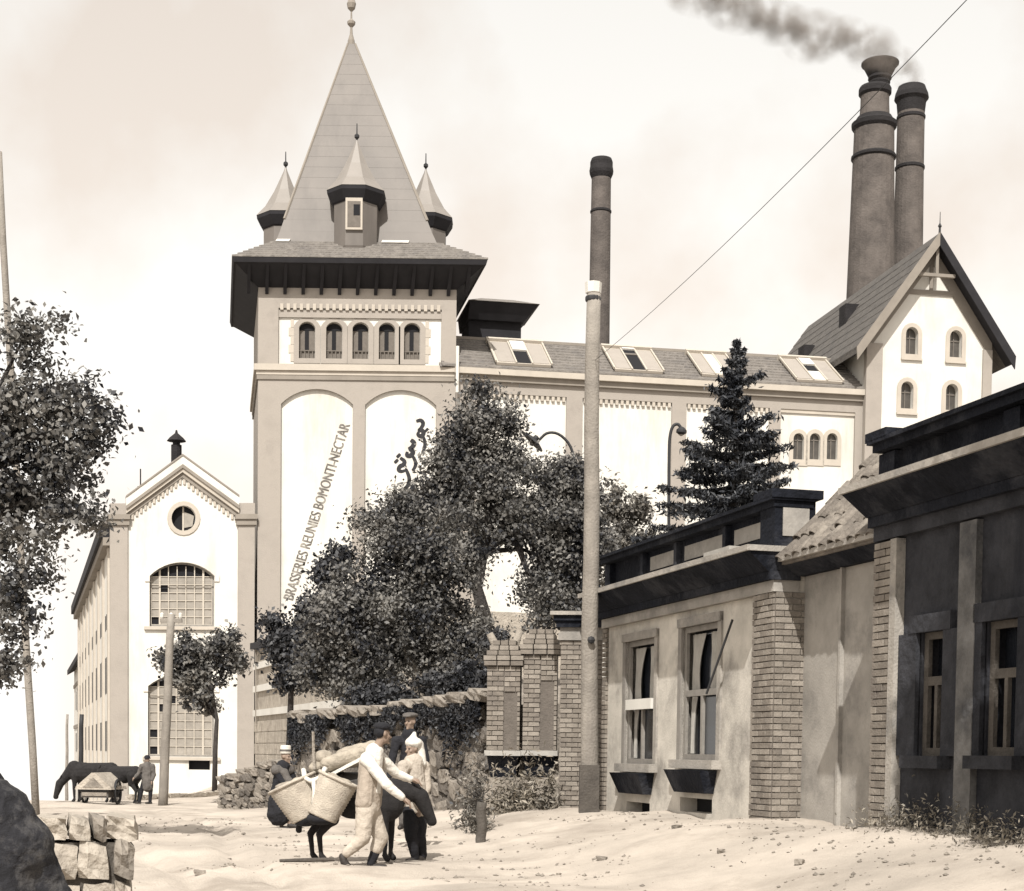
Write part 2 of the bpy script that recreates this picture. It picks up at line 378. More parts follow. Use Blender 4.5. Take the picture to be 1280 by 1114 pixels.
bx('frieze', 'beige', T, FT, pu0, pu1, .06, .19, pw1-.55, pw1-.12)
# eave, soffit and skirt roof
OV = 1.55; ze = tz(333)-.25
def ring(h, z, d=None):
    d = h if d is None else d
    return [FT(TW/2-h, TD/2-d, z), FT(TW/2+h, TD/2-d, z), FT(TW/2+h, TD/2+d, z), FT(TW/2-h, TD/2+d, z)]
hb, hd = TW/2, TD/2
def ring2(o, z): return [FT(-o, -o, z), FT(TW+o, -o, z), FT(TW+o, TD+o, z), FT(-o, TD+o, z)]
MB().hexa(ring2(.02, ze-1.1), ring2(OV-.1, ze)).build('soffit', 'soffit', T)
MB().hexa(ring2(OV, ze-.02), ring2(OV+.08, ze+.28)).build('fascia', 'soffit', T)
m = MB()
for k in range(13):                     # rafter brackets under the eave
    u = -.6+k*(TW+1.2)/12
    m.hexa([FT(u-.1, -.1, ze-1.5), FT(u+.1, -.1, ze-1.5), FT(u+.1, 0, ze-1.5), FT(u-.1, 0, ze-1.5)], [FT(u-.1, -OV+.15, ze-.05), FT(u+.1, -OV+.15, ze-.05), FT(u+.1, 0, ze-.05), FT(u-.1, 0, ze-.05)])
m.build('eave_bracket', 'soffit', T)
zs1 = ze+.28; zs2 = zs1+1.75; hs2 = 5.05
NR = 8
for k in range(NR):
    a = k/NR; b = (k+1)/NR
    def R(t, dz=0): o = (OV+.1)*(1-t)+(hs2-TW/2)*t; return ring2(o, zs1+(zs2-zs1)*t+dz)
    MB().hexa(R(a, 0), R(a, .1)).hexa(R(a, .1), R(b, .02)).build('slate_course', 'slate', T)
# spire
zb = zs2-.05; za = P(452, 57, 106).z
sp = MB().hexa(ring(4.38, zb+1.5), ring(.2, za)).build('spire', 'spire', T)
NS = 19
for k in range(NS):
    if k < 2: h0, z0, h1, z1 = ((5.02, zb, 4.72, zb+.8), (4.73, zb+.78, 4.46, zb+1.6))[k]
    else:
        t0, t1 = (k-2)/(NS-2), (k-1)/(NS-2); f0 = lambda t: 4.45+(.24-4.45)*t; f1 = lambda t: zb+1.58+(za-zb-1.58)*t
        h0, z0, h1, z1 = f0(t0)+.03, f1(t0)-.03, f0(t1)+.012, f1(t1)
    MB().hexa(ring(h0, z0), ring(h1, z1)).build('zinc_course', 'spire', sp)
cs = FT(TW/2, TD/2, 0)
fz = P(452, 5, 106).z
MB().lathe(cs, [(.26, za-.3), (.22, za+.3), (.10, za+.7), (.07, fz-1.5), (.25, fz-1.3), (.27, fz-1.15), (.06, fz-.95), (.05, fz-.5), (.24, fz-.3), (.30, fz), (.22, fz+.22), (.05, fz+.4), (.02, fz+.5)], 10).build('finial', 'trim', sp)
for k in range(4):                      # hip rolls
    a, b = ring(4.45, zb+1.6)[k], ring(.24, za)[k]
    MB().tube([a, b], [.1, .07], 6).build('hip_roll', 'trim', sp)
for px, w in ((380, 3), (512, 6), (545, 2)):
    pass
# turrets growing out of the four sides
def turret(du, dv, face):
    c = FT(TW/2+du, TD/2+dv, 0); n = 8; r0 = math.pi/8
    zt = P(452, 242, 101).z
    b = MB().lathe(c, [(1.2, zs1+.5), (1.42, zs1+1.2), (1.44, zt)], n, r0).build('turret', 'spire', T)
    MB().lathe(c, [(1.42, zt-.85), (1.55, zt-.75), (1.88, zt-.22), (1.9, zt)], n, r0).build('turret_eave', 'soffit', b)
    MB().lathe(c, [(1.92, zt), (1.84, zt+.1), (1.34, zt+.65), (.74, zt+1.7), (.13, zt+3.05), (.05, zt+3.3)], n, r0).build('turret_roof', 'zinc_lt', b)
    MB().lathe(c, [(.05, zt+3.2), (.06, zt+3.35), (.15, zt+3.45), (.15, zt+3.6), (.04, zt+3.7), (.03, zt+4.3)], 8).build('turret_finial', 'iron', b)
    if face:
        ff_ = Frame((c.x, c.y), (1, 0), (0, 1)); y0 = -1.5*math.cos(math.pi/8)
        bx('window', 'beige_lt', b, ff_, -.52, .52, y0-.08, y0+.1, zt-2.6, zt-.6)
        bx('pane', 'shutter', b, ff_, -.4, .4, y0-.1, y0-.07, zt-2.45, zt-.9)
        bx('opening', 'dark', b, ff_, -.02, .36, y0-.12, y0-.09, zt-1.75, zt-1.1)
for a in ((0, -4.9, 1), (-4.2, 0, 0), (4.9, 0, 0), (0, 4.9, 0)): turret(*a)
# weathered light patches of flashing at the foot of the spire
for a, b in ((tu(345, 320), tu(362, 320)), (tu(478, 320), tu(512, 320)), (tu(442, 320), tu(470, 320))):
    t_ = .86
    o = (OV+.1)*(1-t_)+(hs2-TW/2)*t_; o2 = (OV+.1)*(1-1.02)+(hs2-TW/2)*1.02
    z0 = zs1+(zs2-zs1)*t_+.13; z1 = zs2+.12
    MB().hexa([FT(a, -o, z0), FT(b, -o, z0), FT(b, -o, z0+.04), FT(a, -o, z0+.04)], [FT(a+.1, -o2, z1), FT(b+.1, -o2, z1), FT(b+.1, -o2, z1+.04), FT(a+.1, -o2, z1+.04)]).build('flashing', 'white', T)
# painted lettering, running diagonally up the left arch
def lettering(txt, p0, p1, height, fr, v, m, parent):
    cu = bpy.data.curves.new('lettering', 'FONT'); cu.body = txt; cu.size = 1.0; cu.extrude = .004
    o = bpy.data.objects.new('lettering_tmp', cu); COL.objects.link(o)
    bpy.context.view_layer.update()
    me = bpy.data.meshes.new_from_object(o.evaluated_get(bpy.context.evaluated_depsgraph_get()))
    COL.objects.unlink(o); bpy.data.objects.remove(o)
    co = np.empty(len(me.vertices)*3, np.float32); me.vertices.foreach_get('co', co); co = co.reshape(-1, 3)
    n0 = len(me.vertices); w = co[:, 0].max()+.07; h = .72
    a = Vector(p0); d = Vector(p1)-a; e = Vector((-d.y, d.x)).normalized()
    e = (e*.8+Vector((-1, 0))*.2).normalized()
    nv = []
    for x, y, z in co:
        q = a+d*(float(x)/w)+e*(float(y)/h*height)
        nv.append(fr(q.x, v-float(z), q.y)-ORIG[parent])
    polys = [tuple(p_.vertices) for p_ in me.polygons]; base_ = list(nv)
    for j, (ox, oy) in enumerate(((.035, .0), (.07, .012)), 1):            # hand-brushed stroke width
        sh = d*(ox/w)+e*(oy/h*height)
        nv += [q_+fr.U*sh.x+Vector((0, 0, sh.y))-fr.V*.0012*j for q_ in base_]
    me = bpy.data.meshes.new('lettering'); me.from_pydata([tuple(q_) for q_ in nv], [], [tuple(i+k_*n0 for i in p_) for k_ in range(3) for p_ in polys])
    me.vertices.foreach_set('co', np.array(nv, np.float32).reshape(-1)); me.update()
    me.materials.clear(); me.materials.append(M[m])
    o = bpy.data.objects.new('lettering', me); COL.objects.link(o); o.parent = parent; ORIG[o] = ORIG[parent]
    return o
VP_ = .21
p0 = FT.uv(366, 752, VP_); p1 = FT.uv(438, 531, VP_)
lettering('BRASSERIES REUNIES BOMONTI-NECTAR', p0, p1, .66, FT, VP_, 'paint', T)
# brush-painted script on the right arch
def stroke(mb, pts, w):
    q = [Vector(FT.uv(300+x*.2873, 460+y*.2873, VP_)) for x, y in pts]
    # smooth the polyline
    for _ in range(2):
        r = [q[0]]
        for a, b in zip(q, q[1:]): r += [a*.75+b*.25, a*.25+b*.75]
        q = r+[q[-1]]
    n = len(q)
    for i, (a, b) in enumerate(zip(q, q[1:])):
        t = i/max(1, n-1); ww = w*(.55+.75*math.sin(math.pi*min(1, .15+t*.85)))/2
        d = (b-a); 
        if d.length < 1e-6: continue
        d.normalize(); e = Vector((-d.y, d.x))*ww; a2 = a-d*.02; b2 = b+d*.02; off = .0006*(i % 7)
        vv_ = [FT(x.x, VP_-.003-off, x.y) for x in (a2-e, b2-e, b2+e, a2+e)]
        mb.add(vv_, [(0, 1, 2, 3)])
for pts, w in (([(768, 232), (788, 226), (799, 242), (789, 262), (776, 270)], .20), ([(776, 276), (792, 268), (801, 286), (786, 300), (772, 290), (778, 278)], .22),
               ([(796, 296), (806, 325), (803, 350), (792, 370)], .18), ([(808, 268), (814, 274)], .26), ([(744, 314), (760, 326), (750, 346), (733, 352)], .24),
               ([(738, 354), (756, 362), (744, 384), (724, 382), (728, 366)], .24), ([(752, 384), (766, 412), (762, 432), (750, 446)], .18), ([(686, 378), (694, 386)], .26), ([(676, 402), (684, 410)], .26),
               ([(698, 392), (718, 406), (712, 422), (694, 428), (688, 446), (704, 452), (722, 444)], .22), ([(722, 440), (738, 478), (734, 508), (716, 528), (700, 530)], .2), ([(700, 560), (716, 585), (708, 610), (690, 640)], .16)):
    m = MB(); stroke(m, pts, w*.95); m.build('script_stroke', 'paintdk', T, recalc=False)

# ------------------------------------------------------------------ long wing
w0 = FT(TW, 0, 0)
FW = Frame((w0.x, w0.y), az(79.5), V0)
WL = FW.uv(1082, 480)[0]
W = thing('brewery_wing', 'long pale brewery wing with slate roof, skylights and white wall panels', 'building', (*FW(WL/2, 0, 0)[:2], 0))
wz = lambda py, px=572: FW.uv(px, py)[1]
cz = (FW.uv(575, 463)[1]+FW.uv(1070, 486)[1])/2
print('wing cornice', FW.uv(575, 463), FW.uv(1070, 486), 'len', WL, 'tower', TW, zc0, zev)
bx('wall', 'beige', W, FW, 0.05, WL, .5, 12, -2, cz-.1)
pan = [(600, 708), (728, 840), (858, 962), (976, 1069)]
ptop = FW.uv(680, 495)[1]; pbot = 3.0
hol = []
for a, b in pan: hol.append([(FW.uv(a, 520)[0], pbot), (FW.uv(b, 520)[0], pbot), (FW.uv(b, 520)[0], ptop), (FW.uv(a, 520)[0], ptop)])
MB().facade(FW, [(.05, -2), (WL, -2), (WL, cz-.05), (.05, cz-.05)], hol, .0, .5).build('front_wall', 'beige', W)
w3 = []
for c in (999.5, 1020, 1041.5):
    u, z1 = FW.uv(c, 541); z0 = FW.uv(c, 574)[1]; w3.append((u-.36, u+.36, z0, z1-.36, .36))
for i, h in enumerate(hol):
    MB().facade(FW, [(h[0][0], pbot), (h[1][0], pbot), (h[1][0], ptop), (h[0][0], ptop)], [arch(*x, 8) for x in w3] if i == 3 else [], .17, .5).build('wall_panel', 'white', W)
    if i < 3:
        m = MB(); k = int((h[1][0]-h[0][0])/.34)
        for j in range(k):
            u = h[0][0]+(j+.5)*(h[1][0]-h[0][0])/k; m.box(FW, u-.09, u+.09, .02, .17, ptop-.3, ptop-.002)
        m.build('dentil_course', 'beige_lt', W, kind='stuff')
    else:
        bx('band', 'beige_lt', W, FW, h[0][0], h[1][0], .06, .17, ptop-.22, ptop-.002)
for x in w3:
    MB().facade(FW, arch(x[0]-.26, x[1]+.26, x[2]-.4, x[3], .62, 8), [arch(*x, 8)], .11, .17).build('window_surround', 'beige_lt', W)
    wn = MB().prism(FW, arch(x[0]-.03, x[1]+.03, x[2]-.03, x[3], .38, 8), .42, .48).build('window', 'glassmid', W)
    bx('mullion', 'shutter', wn, FW, (x[0]+x[1])/2-.035, (x[0]+x[1])/2+.035, .37, .41, x[2], x[3]+.3)
    bx('transom', 'shutter', wn, FW, x[0], x[1], .37, .41, x[3]-.1, x[3]-.03)
MB().box(FW, -.1, WL, -.45, .5, cz-.36, cz).build('cornice', 'beige_lt', W)
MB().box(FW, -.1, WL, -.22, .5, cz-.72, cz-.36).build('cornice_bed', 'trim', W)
# roof: lapped slate courses up the front slope
RD, RH = 4.0, 2.75
zr = cz+.05
MB().hexa([FW(-1, -.25, zr-.05), FW(WL, -.25, zr-.05), FW(WL, 12, zr-.05), FW(-1, 12, zr-.05)], [FW(-1, RD, zr+RH-.1), FW(WL, RD, zr+RH-.1), FW(WL, RD+1.2, zr+RH-.1), FW(-1, RD+1.2, zr+RH-.1)]).build('roof', 'slate', W)
NC = 10
for k in range(NC):
    a, b = k/NC, (k+1.12)/NC
    va, vb = -.3+(RD+.3)*a, -.3+(RD+.3)*b; za_, zb_ = zr+RH*a, zr+RH*b
    u = -.9
    m = MB()
    while u < WL-.05:
        l = min(random.uniform(1.2, 2.6), WL-.02-u); j = random.uniform(-.012, .012)
        m.hexa([FW(u+.01, va, za_+.01+j), FW(u+l, va, za_+.01+j), FW(u+l, va+.04, za_-.05), FW(u+.01, va+.04, za_-.05)][::-1], [FW(u+.01, va, za_+.11+j), FW(u+l, va, za_+.11+j), FW(u+l, vb, zb_+.02), FW(u+.01, vb, zb_+.02)][::-1]) if False else m.hexa(
            [FW(u+.01, va, za_+j), FW(u+l, va, za_+j), FW(u+l, vb, zb_-.04), FW(u+.01, vb, zb_-.04)], [FW(u+.01, va, za_+.12+j), FW(u+l, va, za_+.12+j), FW(u+l, vb, zb_+.02), FW(u+.01, vb, zb_+.02)])
        u += l
    m.build('slate_course', 'slate', W)
MB().box(FW, -1, WL, RD-.15, RD+.25, zr+RH-.02, zr+RH+.16).build('ridge_capping', 'trim', W)
def SR(u, t, h):      # point on the slope: t 0..1 up, h above the slates
    n = Vector((0, -RH, RD+.3)).normalized()
    return FW(u, -.3+(RD+.3)*t+n.y*h, zr+RH*t+n.z*h)
def slopebox(mb, u0, u1, t0, t1, h0, h1, sk=0):
    mb.hexa([SR(u0, t0, h0), SR(u1, t0, h0), SR(u1, t1, h0), SR(u0, t1, h0)], [SR(u0, t0, h1), SR(u1, t0, h1), SR(u1, t1, h1), SR(u0, t1, h1)])
    return mb
for i, (a, b, op) in enumerate(((621, 689, 1), (769, 829, 2), (878, 925, 0), (997, 1054, 3))):
    u0 = FW.uv(a, 455)[0]; u1 = FW.uv(b, 455)[0]; t0, t1 = .10, .86; w_ = u1-u0
    sk_ = slopebox(MB(), u0, u1, t0, t1, .05, .22).build('skylight', 'beige_lt', W)
    slopebox(MB(), u0-.14, u1+.14, t1, t1+.05, .05, .42).build('skylight_hood', 'muntin', sk_)
    for q in (u0-.1, u1): slopebox(MB(), q, q+.1, t0, t1, .22, .34).build('skylight_rail', 'muntin', sk_)
    for q in (u0+w_*.36, u0+w_*.66): slopebox(MB(), q-.05, q+.05, t0, t1, .22, .31).build('skylight_bar', 'muntin', sk_)
    slopebox(MB(), u0+w_*.04, u0+w_*.34, t0+.03, t1-.03, .225, .25).build('pane', 'beige', sk_)
    slopebox(MB(), u0+w_*.69, u0+w_*.98, t0+.03, t1-.03, .225, .25).build('pane', 'beige', sk_)
    if op:
        tt = {1: (.12, .52), 2: (.12, .80), 3: (.42, .62)}[op]
        slopebox(MB(), u0+w_*.38, u0+w_*.64, tt[0], tt[1], .225, .24).build('opening', 'dark', sk_)
        slopebox(MB(), u0+w_*.38, u0+w_*.64, tt[1], t1-.02, .26, .38).build('flap', 'white', sk_)
        if op == 3: slopebox(MB(), u0+w_*.38, u0+w_*.64, t0+.02, tt[0], .225, .26).build('pane', 'white', sk_)
        if op == 2: slopebox(MB(), u0+w_*.38, u0+w_*.64, .62, .67, .25, .30).build('skylight_bar', 'shutter', sk_)
    else:
        slopebox(MB(), u0+w_*.38, u0+w_*.64, t0+.03, t1-.03, .225, .26).build('pane', 'white', sk_)
# roof ventilator beside the tower
c0, c1 = FW.uv(583, 400, 6)[0], FW.uv(648, 400, 6)[0]; zl0 = FW.uv(610, 412, 6)[1]; zl1 = FW.uv(610, 390, 6)[1]
vt = bx('ventilator', 'soffit', W, FW, c0, c1, 5, 8, zl0-3, zl1+.1)
MB().hexa([FW(c0-.1, 4.6, zl1-.9), FW(c1+.1, 4.6, zl1-.9), FW(c1+.1, 8.4, zl1-.9), FW(c0-.1, 8.4, zl1-.9)], [FW(c0-.1, 3.9, zl1+.1), FW(c1+.95, 3.9, zl1+.1), FW(c1+.95, 9.1, zl1+.1), FW(c0-.1, 9.1, zl1+.1)]).build('ventilator_eave', 'soffit', vt)
MB().hexa([FW(c0-.2, 3.8, zl1+.1), FW(c1+1, 3.8, zl1+.1), FW(c1+1, 9.2, zl1+.1), FW(c0-.2, 9.2, zl1+.1)], [FW(c0+.9, 5.6, zl1+.75), FW(c1-.4, 5.6, zl1+.75), FW(c1-.4, 7.4, zl1+.75), FW(c0+.9, 7.4, zl1+.75)]).build('ventilator_roof', 'slate', vt)
MB().tube([FW(.02, -.55, cz-1.6), FW(.02, -.55, cz+1.2)], .1, 8).build('downpipe', 'white', W)

# ------------------------------------------------------------------ gabled boiler house
g0 = FW(FW.uv(1078, 520)[0], -.45, 0)
FG = Frame((g0.x, g0.y), az(79.5), V0)
GW = FG.uv(1238, 470)[0]; GD = 22
B = thing('boiler_house', 'tall white gabled house with steep dark bargeboards behind the dark terrace', 'building', (*FG(GW/2, 0, 0)[:2], 0))
ge = FG.uv(1100, 418)[1]; ga = FG.uv(1172, 306)[1]; GC = GW/2
print('gable', GW, ge, ga)
def gwin(px, pt, pb): u, z1 = FG.uv(px, pt); z0 = FG.uv(px, pb)[1]; return (u-.42, u+.42, z0, z1-.42, .42)
gw = [gwin(1140, 409, 443), gwin(1195, 413, 447), gwin(1134, 477, 511), gwin(1190, 480, 513)]
MB().facade(FG, [(0, -2), (GW, -2), (GW, ge), (GC, ga), (0, ge)], [arch(*x, 8) for x in gw], 0, .45).build('front_wall', 'white', B)
MB().prism(FG, [(0, -2), (GW, -2), (GW, ge), (GC, ga), (0, ge)], .46, GD).build('wall', 'white', B)
for a, b in ((-.04, 1.05), (GW-.6, GW+.04)): bx('pilaster', 'beige', B, FG, a, b, -.14, .3, -2, ge-.6)
for x in gw:
    MB().facade(FG, arch(x[0]-.28, x[1]+.28, x[2]-.36, x[3], .68, 8), [arch(*x, 8)], -.06, .02).build('window_surround', 'beige_lt', B)
    wn = MB().prism(FG, arch(x[0]-.03, x[1]+.03, x[2]-.03, x[3], .44, 8), .38, .44).build('window', 'glassmid', B)
    bx('mullion', 'shutter', wn, FG, (x[0]+x[1])/2-.03, (x[0]+x[1])/2+.03, .33, .37, x[2], x[3]+.38)
    bx('transom', 'shutter', wn, FG, x[0], x[1], .33, .37, x[3]-.25, x[3]-.18)
    bx('sill', 'beige_lt', wn, FG, x[0]-.3, x[1]+.3, -.15, .1, x[2]-.4, x[2]-.28)
ov, so_ = 1.1, 1.15
sl_ = (ga-ge)/GC
def slab(sgn):
    e = GC+sgn*(GC+so_); ze_ = ge-sl_*so_; zt_ = ga
    m = MB()
    m.hexa([FG(e, -ov, ze_), FG(GC, -ov, zt_), FG(GC, GD, zt_), FG(e, GD, ze_)], [FG(e, -ov, ze_+.32), FG(GC, -ov, zt_+.38), FG(GC, GD, zt_+.38), FG(e, GD, ze_+.32)])
    r = m.build('roof', 'slate_dk', B)
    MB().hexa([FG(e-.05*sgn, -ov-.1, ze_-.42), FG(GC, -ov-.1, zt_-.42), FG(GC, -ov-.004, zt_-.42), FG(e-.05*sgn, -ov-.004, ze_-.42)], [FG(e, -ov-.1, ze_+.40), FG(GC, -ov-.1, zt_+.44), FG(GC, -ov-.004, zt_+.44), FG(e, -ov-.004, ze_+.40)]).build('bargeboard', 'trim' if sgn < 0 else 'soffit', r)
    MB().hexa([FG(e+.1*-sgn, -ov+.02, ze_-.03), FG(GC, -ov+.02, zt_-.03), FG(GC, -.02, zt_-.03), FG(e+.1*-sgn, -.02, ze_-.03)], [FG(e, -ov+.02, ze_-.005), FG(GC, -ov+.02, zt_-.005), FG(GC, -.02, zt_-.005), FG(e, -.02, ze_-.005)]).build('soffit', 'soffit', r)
    # courses of slates on the visible left slope
    if sgn < 0:
        for k in range(9):
            a, b = k/9, (k+1.05)/9
            q = lambda t, h: (e+(GC-e)*t, ze_+.34+(zt_-ze_)*t+h)
            A, Bq, C, D = q(a, 0), q(a, .1), q(b, .0), q(b, .03)
            MB().hexa([FG(A[0], -ov-.05, A[1]), FG(C[0], -ov-.05, C[1]), FG(C[0], GD, C[1]), FG(A[0], GD, A[1])], [FG(Bq[0], -ov-.05, Bq[1]), FG(D[0], -ov-.05, D[1]), FG(D[0], GD, D[1]), FG(Bq[0], GD, Bq[1])]).build('slate_course', 'slate_dk', r)
    return r
slab(-1); slab(1)
zt1 = ga-1.5
MB().box(FG, GC-1.25, GC+1.25, -ov+.2, -ov+.42, ga-2.3, ga-2.1).box(FG, GC-.1, GC+.1, -ov+.22, -ov+.4, ga-2.1, ga-.3).build('gable_truss', 'trim', B)
MB().box(FG, GC-1.75, GC+1.75, -.1, .2, ga-3.25, ga-2.95).box(FG, GC-.12, GC+.12, -.08, .2, ga-2.95, ga-1.2).build('gable_band', 'trim', B)
for s_ in (-1, 1):
    MB().hexa([FG(GC, -.09, ga-1.2), FG(GC+s_*(GC+.02), -.09, ge-1.2), FG(GC+s_*(GC+.02), .2, ge-1.2), FG(GC, .2, ga-1.2)], [FG(GC, -.09, ga-.1), FG(GC+s_*(GC+.02), -.09, ge-.1), FG(GC+s_*(GC+.02), .2, ge-.1), FG(GC, .2, ga-.1)]).build('rake_band', 'trim', B)
q = FG(GC, -ov, 0); MB().lathe((q.x, q.y), [(.09, ga), (.07, ga+.7), (.13, ga+.8), (.03, ga+1), (.02, ga+1.7)], 6).build('finial', 'iron', B)
# low stack and snow bar on the left slope
for v_, t_, sx in ((8, .62, .5), (13, .4, .4)):
    e = -so_; u_ = e+(GC-e)*t_; z_ = ge-sl_*so_+.4+(ga-ge+sl_*so_)*t_
    bx('roof_stack', 'soot', B, FG, u_-sx, u_+sx, v_, v_+1.2, z_-.8, z_+.7)

# ------------------------------------------------------------------ chimneys
def chimney(name, label, pxb, pyb, pxt, prof, Y, mats, extra=None):
    """prof: list of (py, half-width px) from bottom to top, straight axis"""
    x = P((pxb+pxt)/2, 300, Y).x
    s = P(641, 500, Y).x-P(640, 500, Y).x
    T_ = thing(name, label, 'chimney', (x, Y, 0))
    for k, (m_, seg) in enumerate(prof):
        pr = [(hw*s, zz((pxb+pxt)/2, py, Y)) for py, hw in seg]
        MB().lathe((x, Y), pr, 22).build(('shaft' if k == 0 else 'collar' if m_ != 'soot' else 'cap'), m_, T_, smooth=False)
    return T_
GRP = 'brewery chimneys'
chimney('brick_chimney', 'thickest brick chimney with ringed neck, rising behind the gabled white house', 1087, 375, 1092, [
    ('chim', [(980, 33), (375, 29.5), (205, 25.5), (162, 24.5)]), ('soot', [(201, 25.3), (199, 27.5), (196, 27.5), (194, 25)]),
    ('soot', [(164, 24.5), (160, 27.5), (155, 28), (152, 24), (147, 21), (146, 18)]), ('chim', [(148, 18.5), (130, 17.5), (118, 17.5)]),
    ('soot', [(121, 17.5), (118, 20), (112, 20), (109, 18.5), (109, 3)])], 122, None)
chimney('brick_chimney', 'smoking brick chimney with flared sooty cap beside the thickest chimney', 1131, 320, 1139, [
    ('chim', [(980, 21), (320, 18.5), (210, 17), (140, 16.5)]), ('soot', [(213, 17), (212, 18.2), (209, 18.2), (208, 17)]), ('soot', [(150, 16.6), (149, 17.6), (146, 17.6), (145, 16.6)]),
    ('soot', [(142, 16.6), (128, 18), (124, 21), (118, 20), (112, 17.5), (109, 16.5), (109, 3)])], 124, None)
chimney('sooty_chimney', 'sooty flue with a wide funnel mouth rising behind the thickest chimney', 1095, 320, 1095, [
    ('soot', [(980, 11), (112, 10.5), (104, 13), (100, 12.5)]), ('soot', [(103, 12), (99, 14.5), (96, 14), (90, 17), (84, 20), (81, 23), (79, 23), (79, 3)])], 128, None)
chimney('slender_chimney', 'slender dark chimney with a ringed top standing alone behind the slate roof', 746, 410, 755, [
    ('chim', [(980, 15), (412, 13.2), (300, 12.6), (222, 12)]), ('soot', [(267, 12.4), (266, 13.3), (264, 13.3), (263, 12.4)]), ('soot', [(224, 12), (218, 14.5), (214, 15), (208, 14), (203, 14), (199, 12.5), (198, 2)])], 118, None)

# ------------------------------------------------------------------ gabled hall left of the tower
hr = P(314, 750, 99.2); UH = az(95.5)
hlx = P(139, 750, 100.9)
FH = Frame((hlx.x, 100.9), UH, az(-17)); HW = (hr.x-hlx.x)/UH[0]; HD = 62
H = thing('gabled_hall', 'cream gabled hall with round window and large arched windows beside the tower', 'building', (*FH(HW/2, 0, 0)[:2], 0))
hz = lambda py, px=228: FH.uv(px, py)[1]
hu = lambda px, py=750: FH.uv(px, py)[0]
he = hz(655); ha = hz(590); HC = HW/2
print('hall', HW, he, ha)
win_up = (hu(187, 750), hu(268, 750), hz(783), hz(720), hz(703)-hz(720))
win_lo = (hu(185, 900), hu(268, 900), hz(946), hz(858), hz(843)-hz(858))
rw = (hu(229.5, 648), hz(648), .78)
base_h = [(hu(236, 955), hz(962)), (hu(263, 955), hz(962)), (hu(263, 955), hz(949)), (hu(236, 955), hz(949))]
outl = [(0, -14), (HW, -14), (HW, he), (HC, ha), (0, he)]
MB().facade(FH, outl, [arch(*win_up, 12), arch(*win_lo, 12), circle(*rw), base_h], 0, .45).build('front_wall', 'white', H)
MB().prism(FH, outl, .46, HD).build('wall', 'white', H)
PWD = hu(159.5, 750)
for a, b in ((-.08, PWD), (HW-PWD*.95, HW+.05)):
    bx('pilaster', 'beige', H, FH, a, b, -.16, .3, -14, he+.2)
    MB().box(FH, a-.12, b+.1, -.3, .4, he-.1, he+.25).box(FH, a-.2, b+.14, -.42, .5, he+.25, he+.55).build('pilaster_cap', 'trim', H)
    bx('pilaster_block', 'beige', H, FH, a, b, -.2, .5, he+.55, he+1.25)
sl_ = (ha-he)/HC
x0 = PWD*.9
def rk(s_, d0, d1, v0, v1, name, m_):
    f = lambda u: he+sl_*u
    zA, zB = f(x0), ha
    uA = HC+s_*(HC-x0)
    MB().hexa([FH(uA, v0, zA+d0), FH(HC, v0, zB+d0), FH(HC, v1, zB+d0), FH(uA, v1, zA+d0)], [FH(uA, v0, zA+d1), FH(HC, v0, zB+d1), FH(HC, v1, zB+d1), FH(uA, v1, zA+d1)]).build(name, m_, H)
for s_ in (-1, 1):
    rk(s_, -.35, -.05, -.14, .4, 'rake_band', 'trim'); rk(s_, -.05, .2, -.3, .4, 'rake_moulding', 'beige_lt'); rk(s_, .2, .42, -.42, .4, 'rake_cornice', 'trim'); rk(s_, .42, .95, -.3, .5, 'coping', 'white'); rk(s_, .95, 1.06, -.36, .6, 'coping_cap', 'trim')
    m = MB()
    for k in range(13):
        u = x0+(k+.5)*(HC-x0)/13; U_ = HC+s_*(HC-u); z_ = he+sl_*u-.38
        m.box(FH, U_-.07, U_+.07, -.1, .02, z_-.3, z_+.02)
    m.build('dentil_course', 'beige_lt', H, kind='stuff')
MB().facade(FH, circle(rw[0], rw[1], 1.05), [circle(*rw)], -.08, .02).build('round_window_surround', 'beige_lt', H)
rwn = MB().prism(FH, circle(rw[0], rw[1], .82), .38, .44).build('round_window', 'dark', H)
bx('mullion', 'muntin', rwn, FH, rw[0]-.05, rw[0]+.05, .3, .37, rw[1]-.76, rw[1]+.76)
MB().prism(FH, [(rw[0]+.06, rw[1]-.55), (rw[0]+.6, rw[1]-.45), (rw[0]+.7, rw[1]+.2), (rw[0]+.06, rw[1]+.45)], .33, .36).build('pane', 'glass', rwn)
bx('basement_opening', 'dark', H, FH, base_h[0][0]-.05, base_h[1][0]+.05, .40, .44, base_h[0][1]-.05, base_h[2][1]+.05)
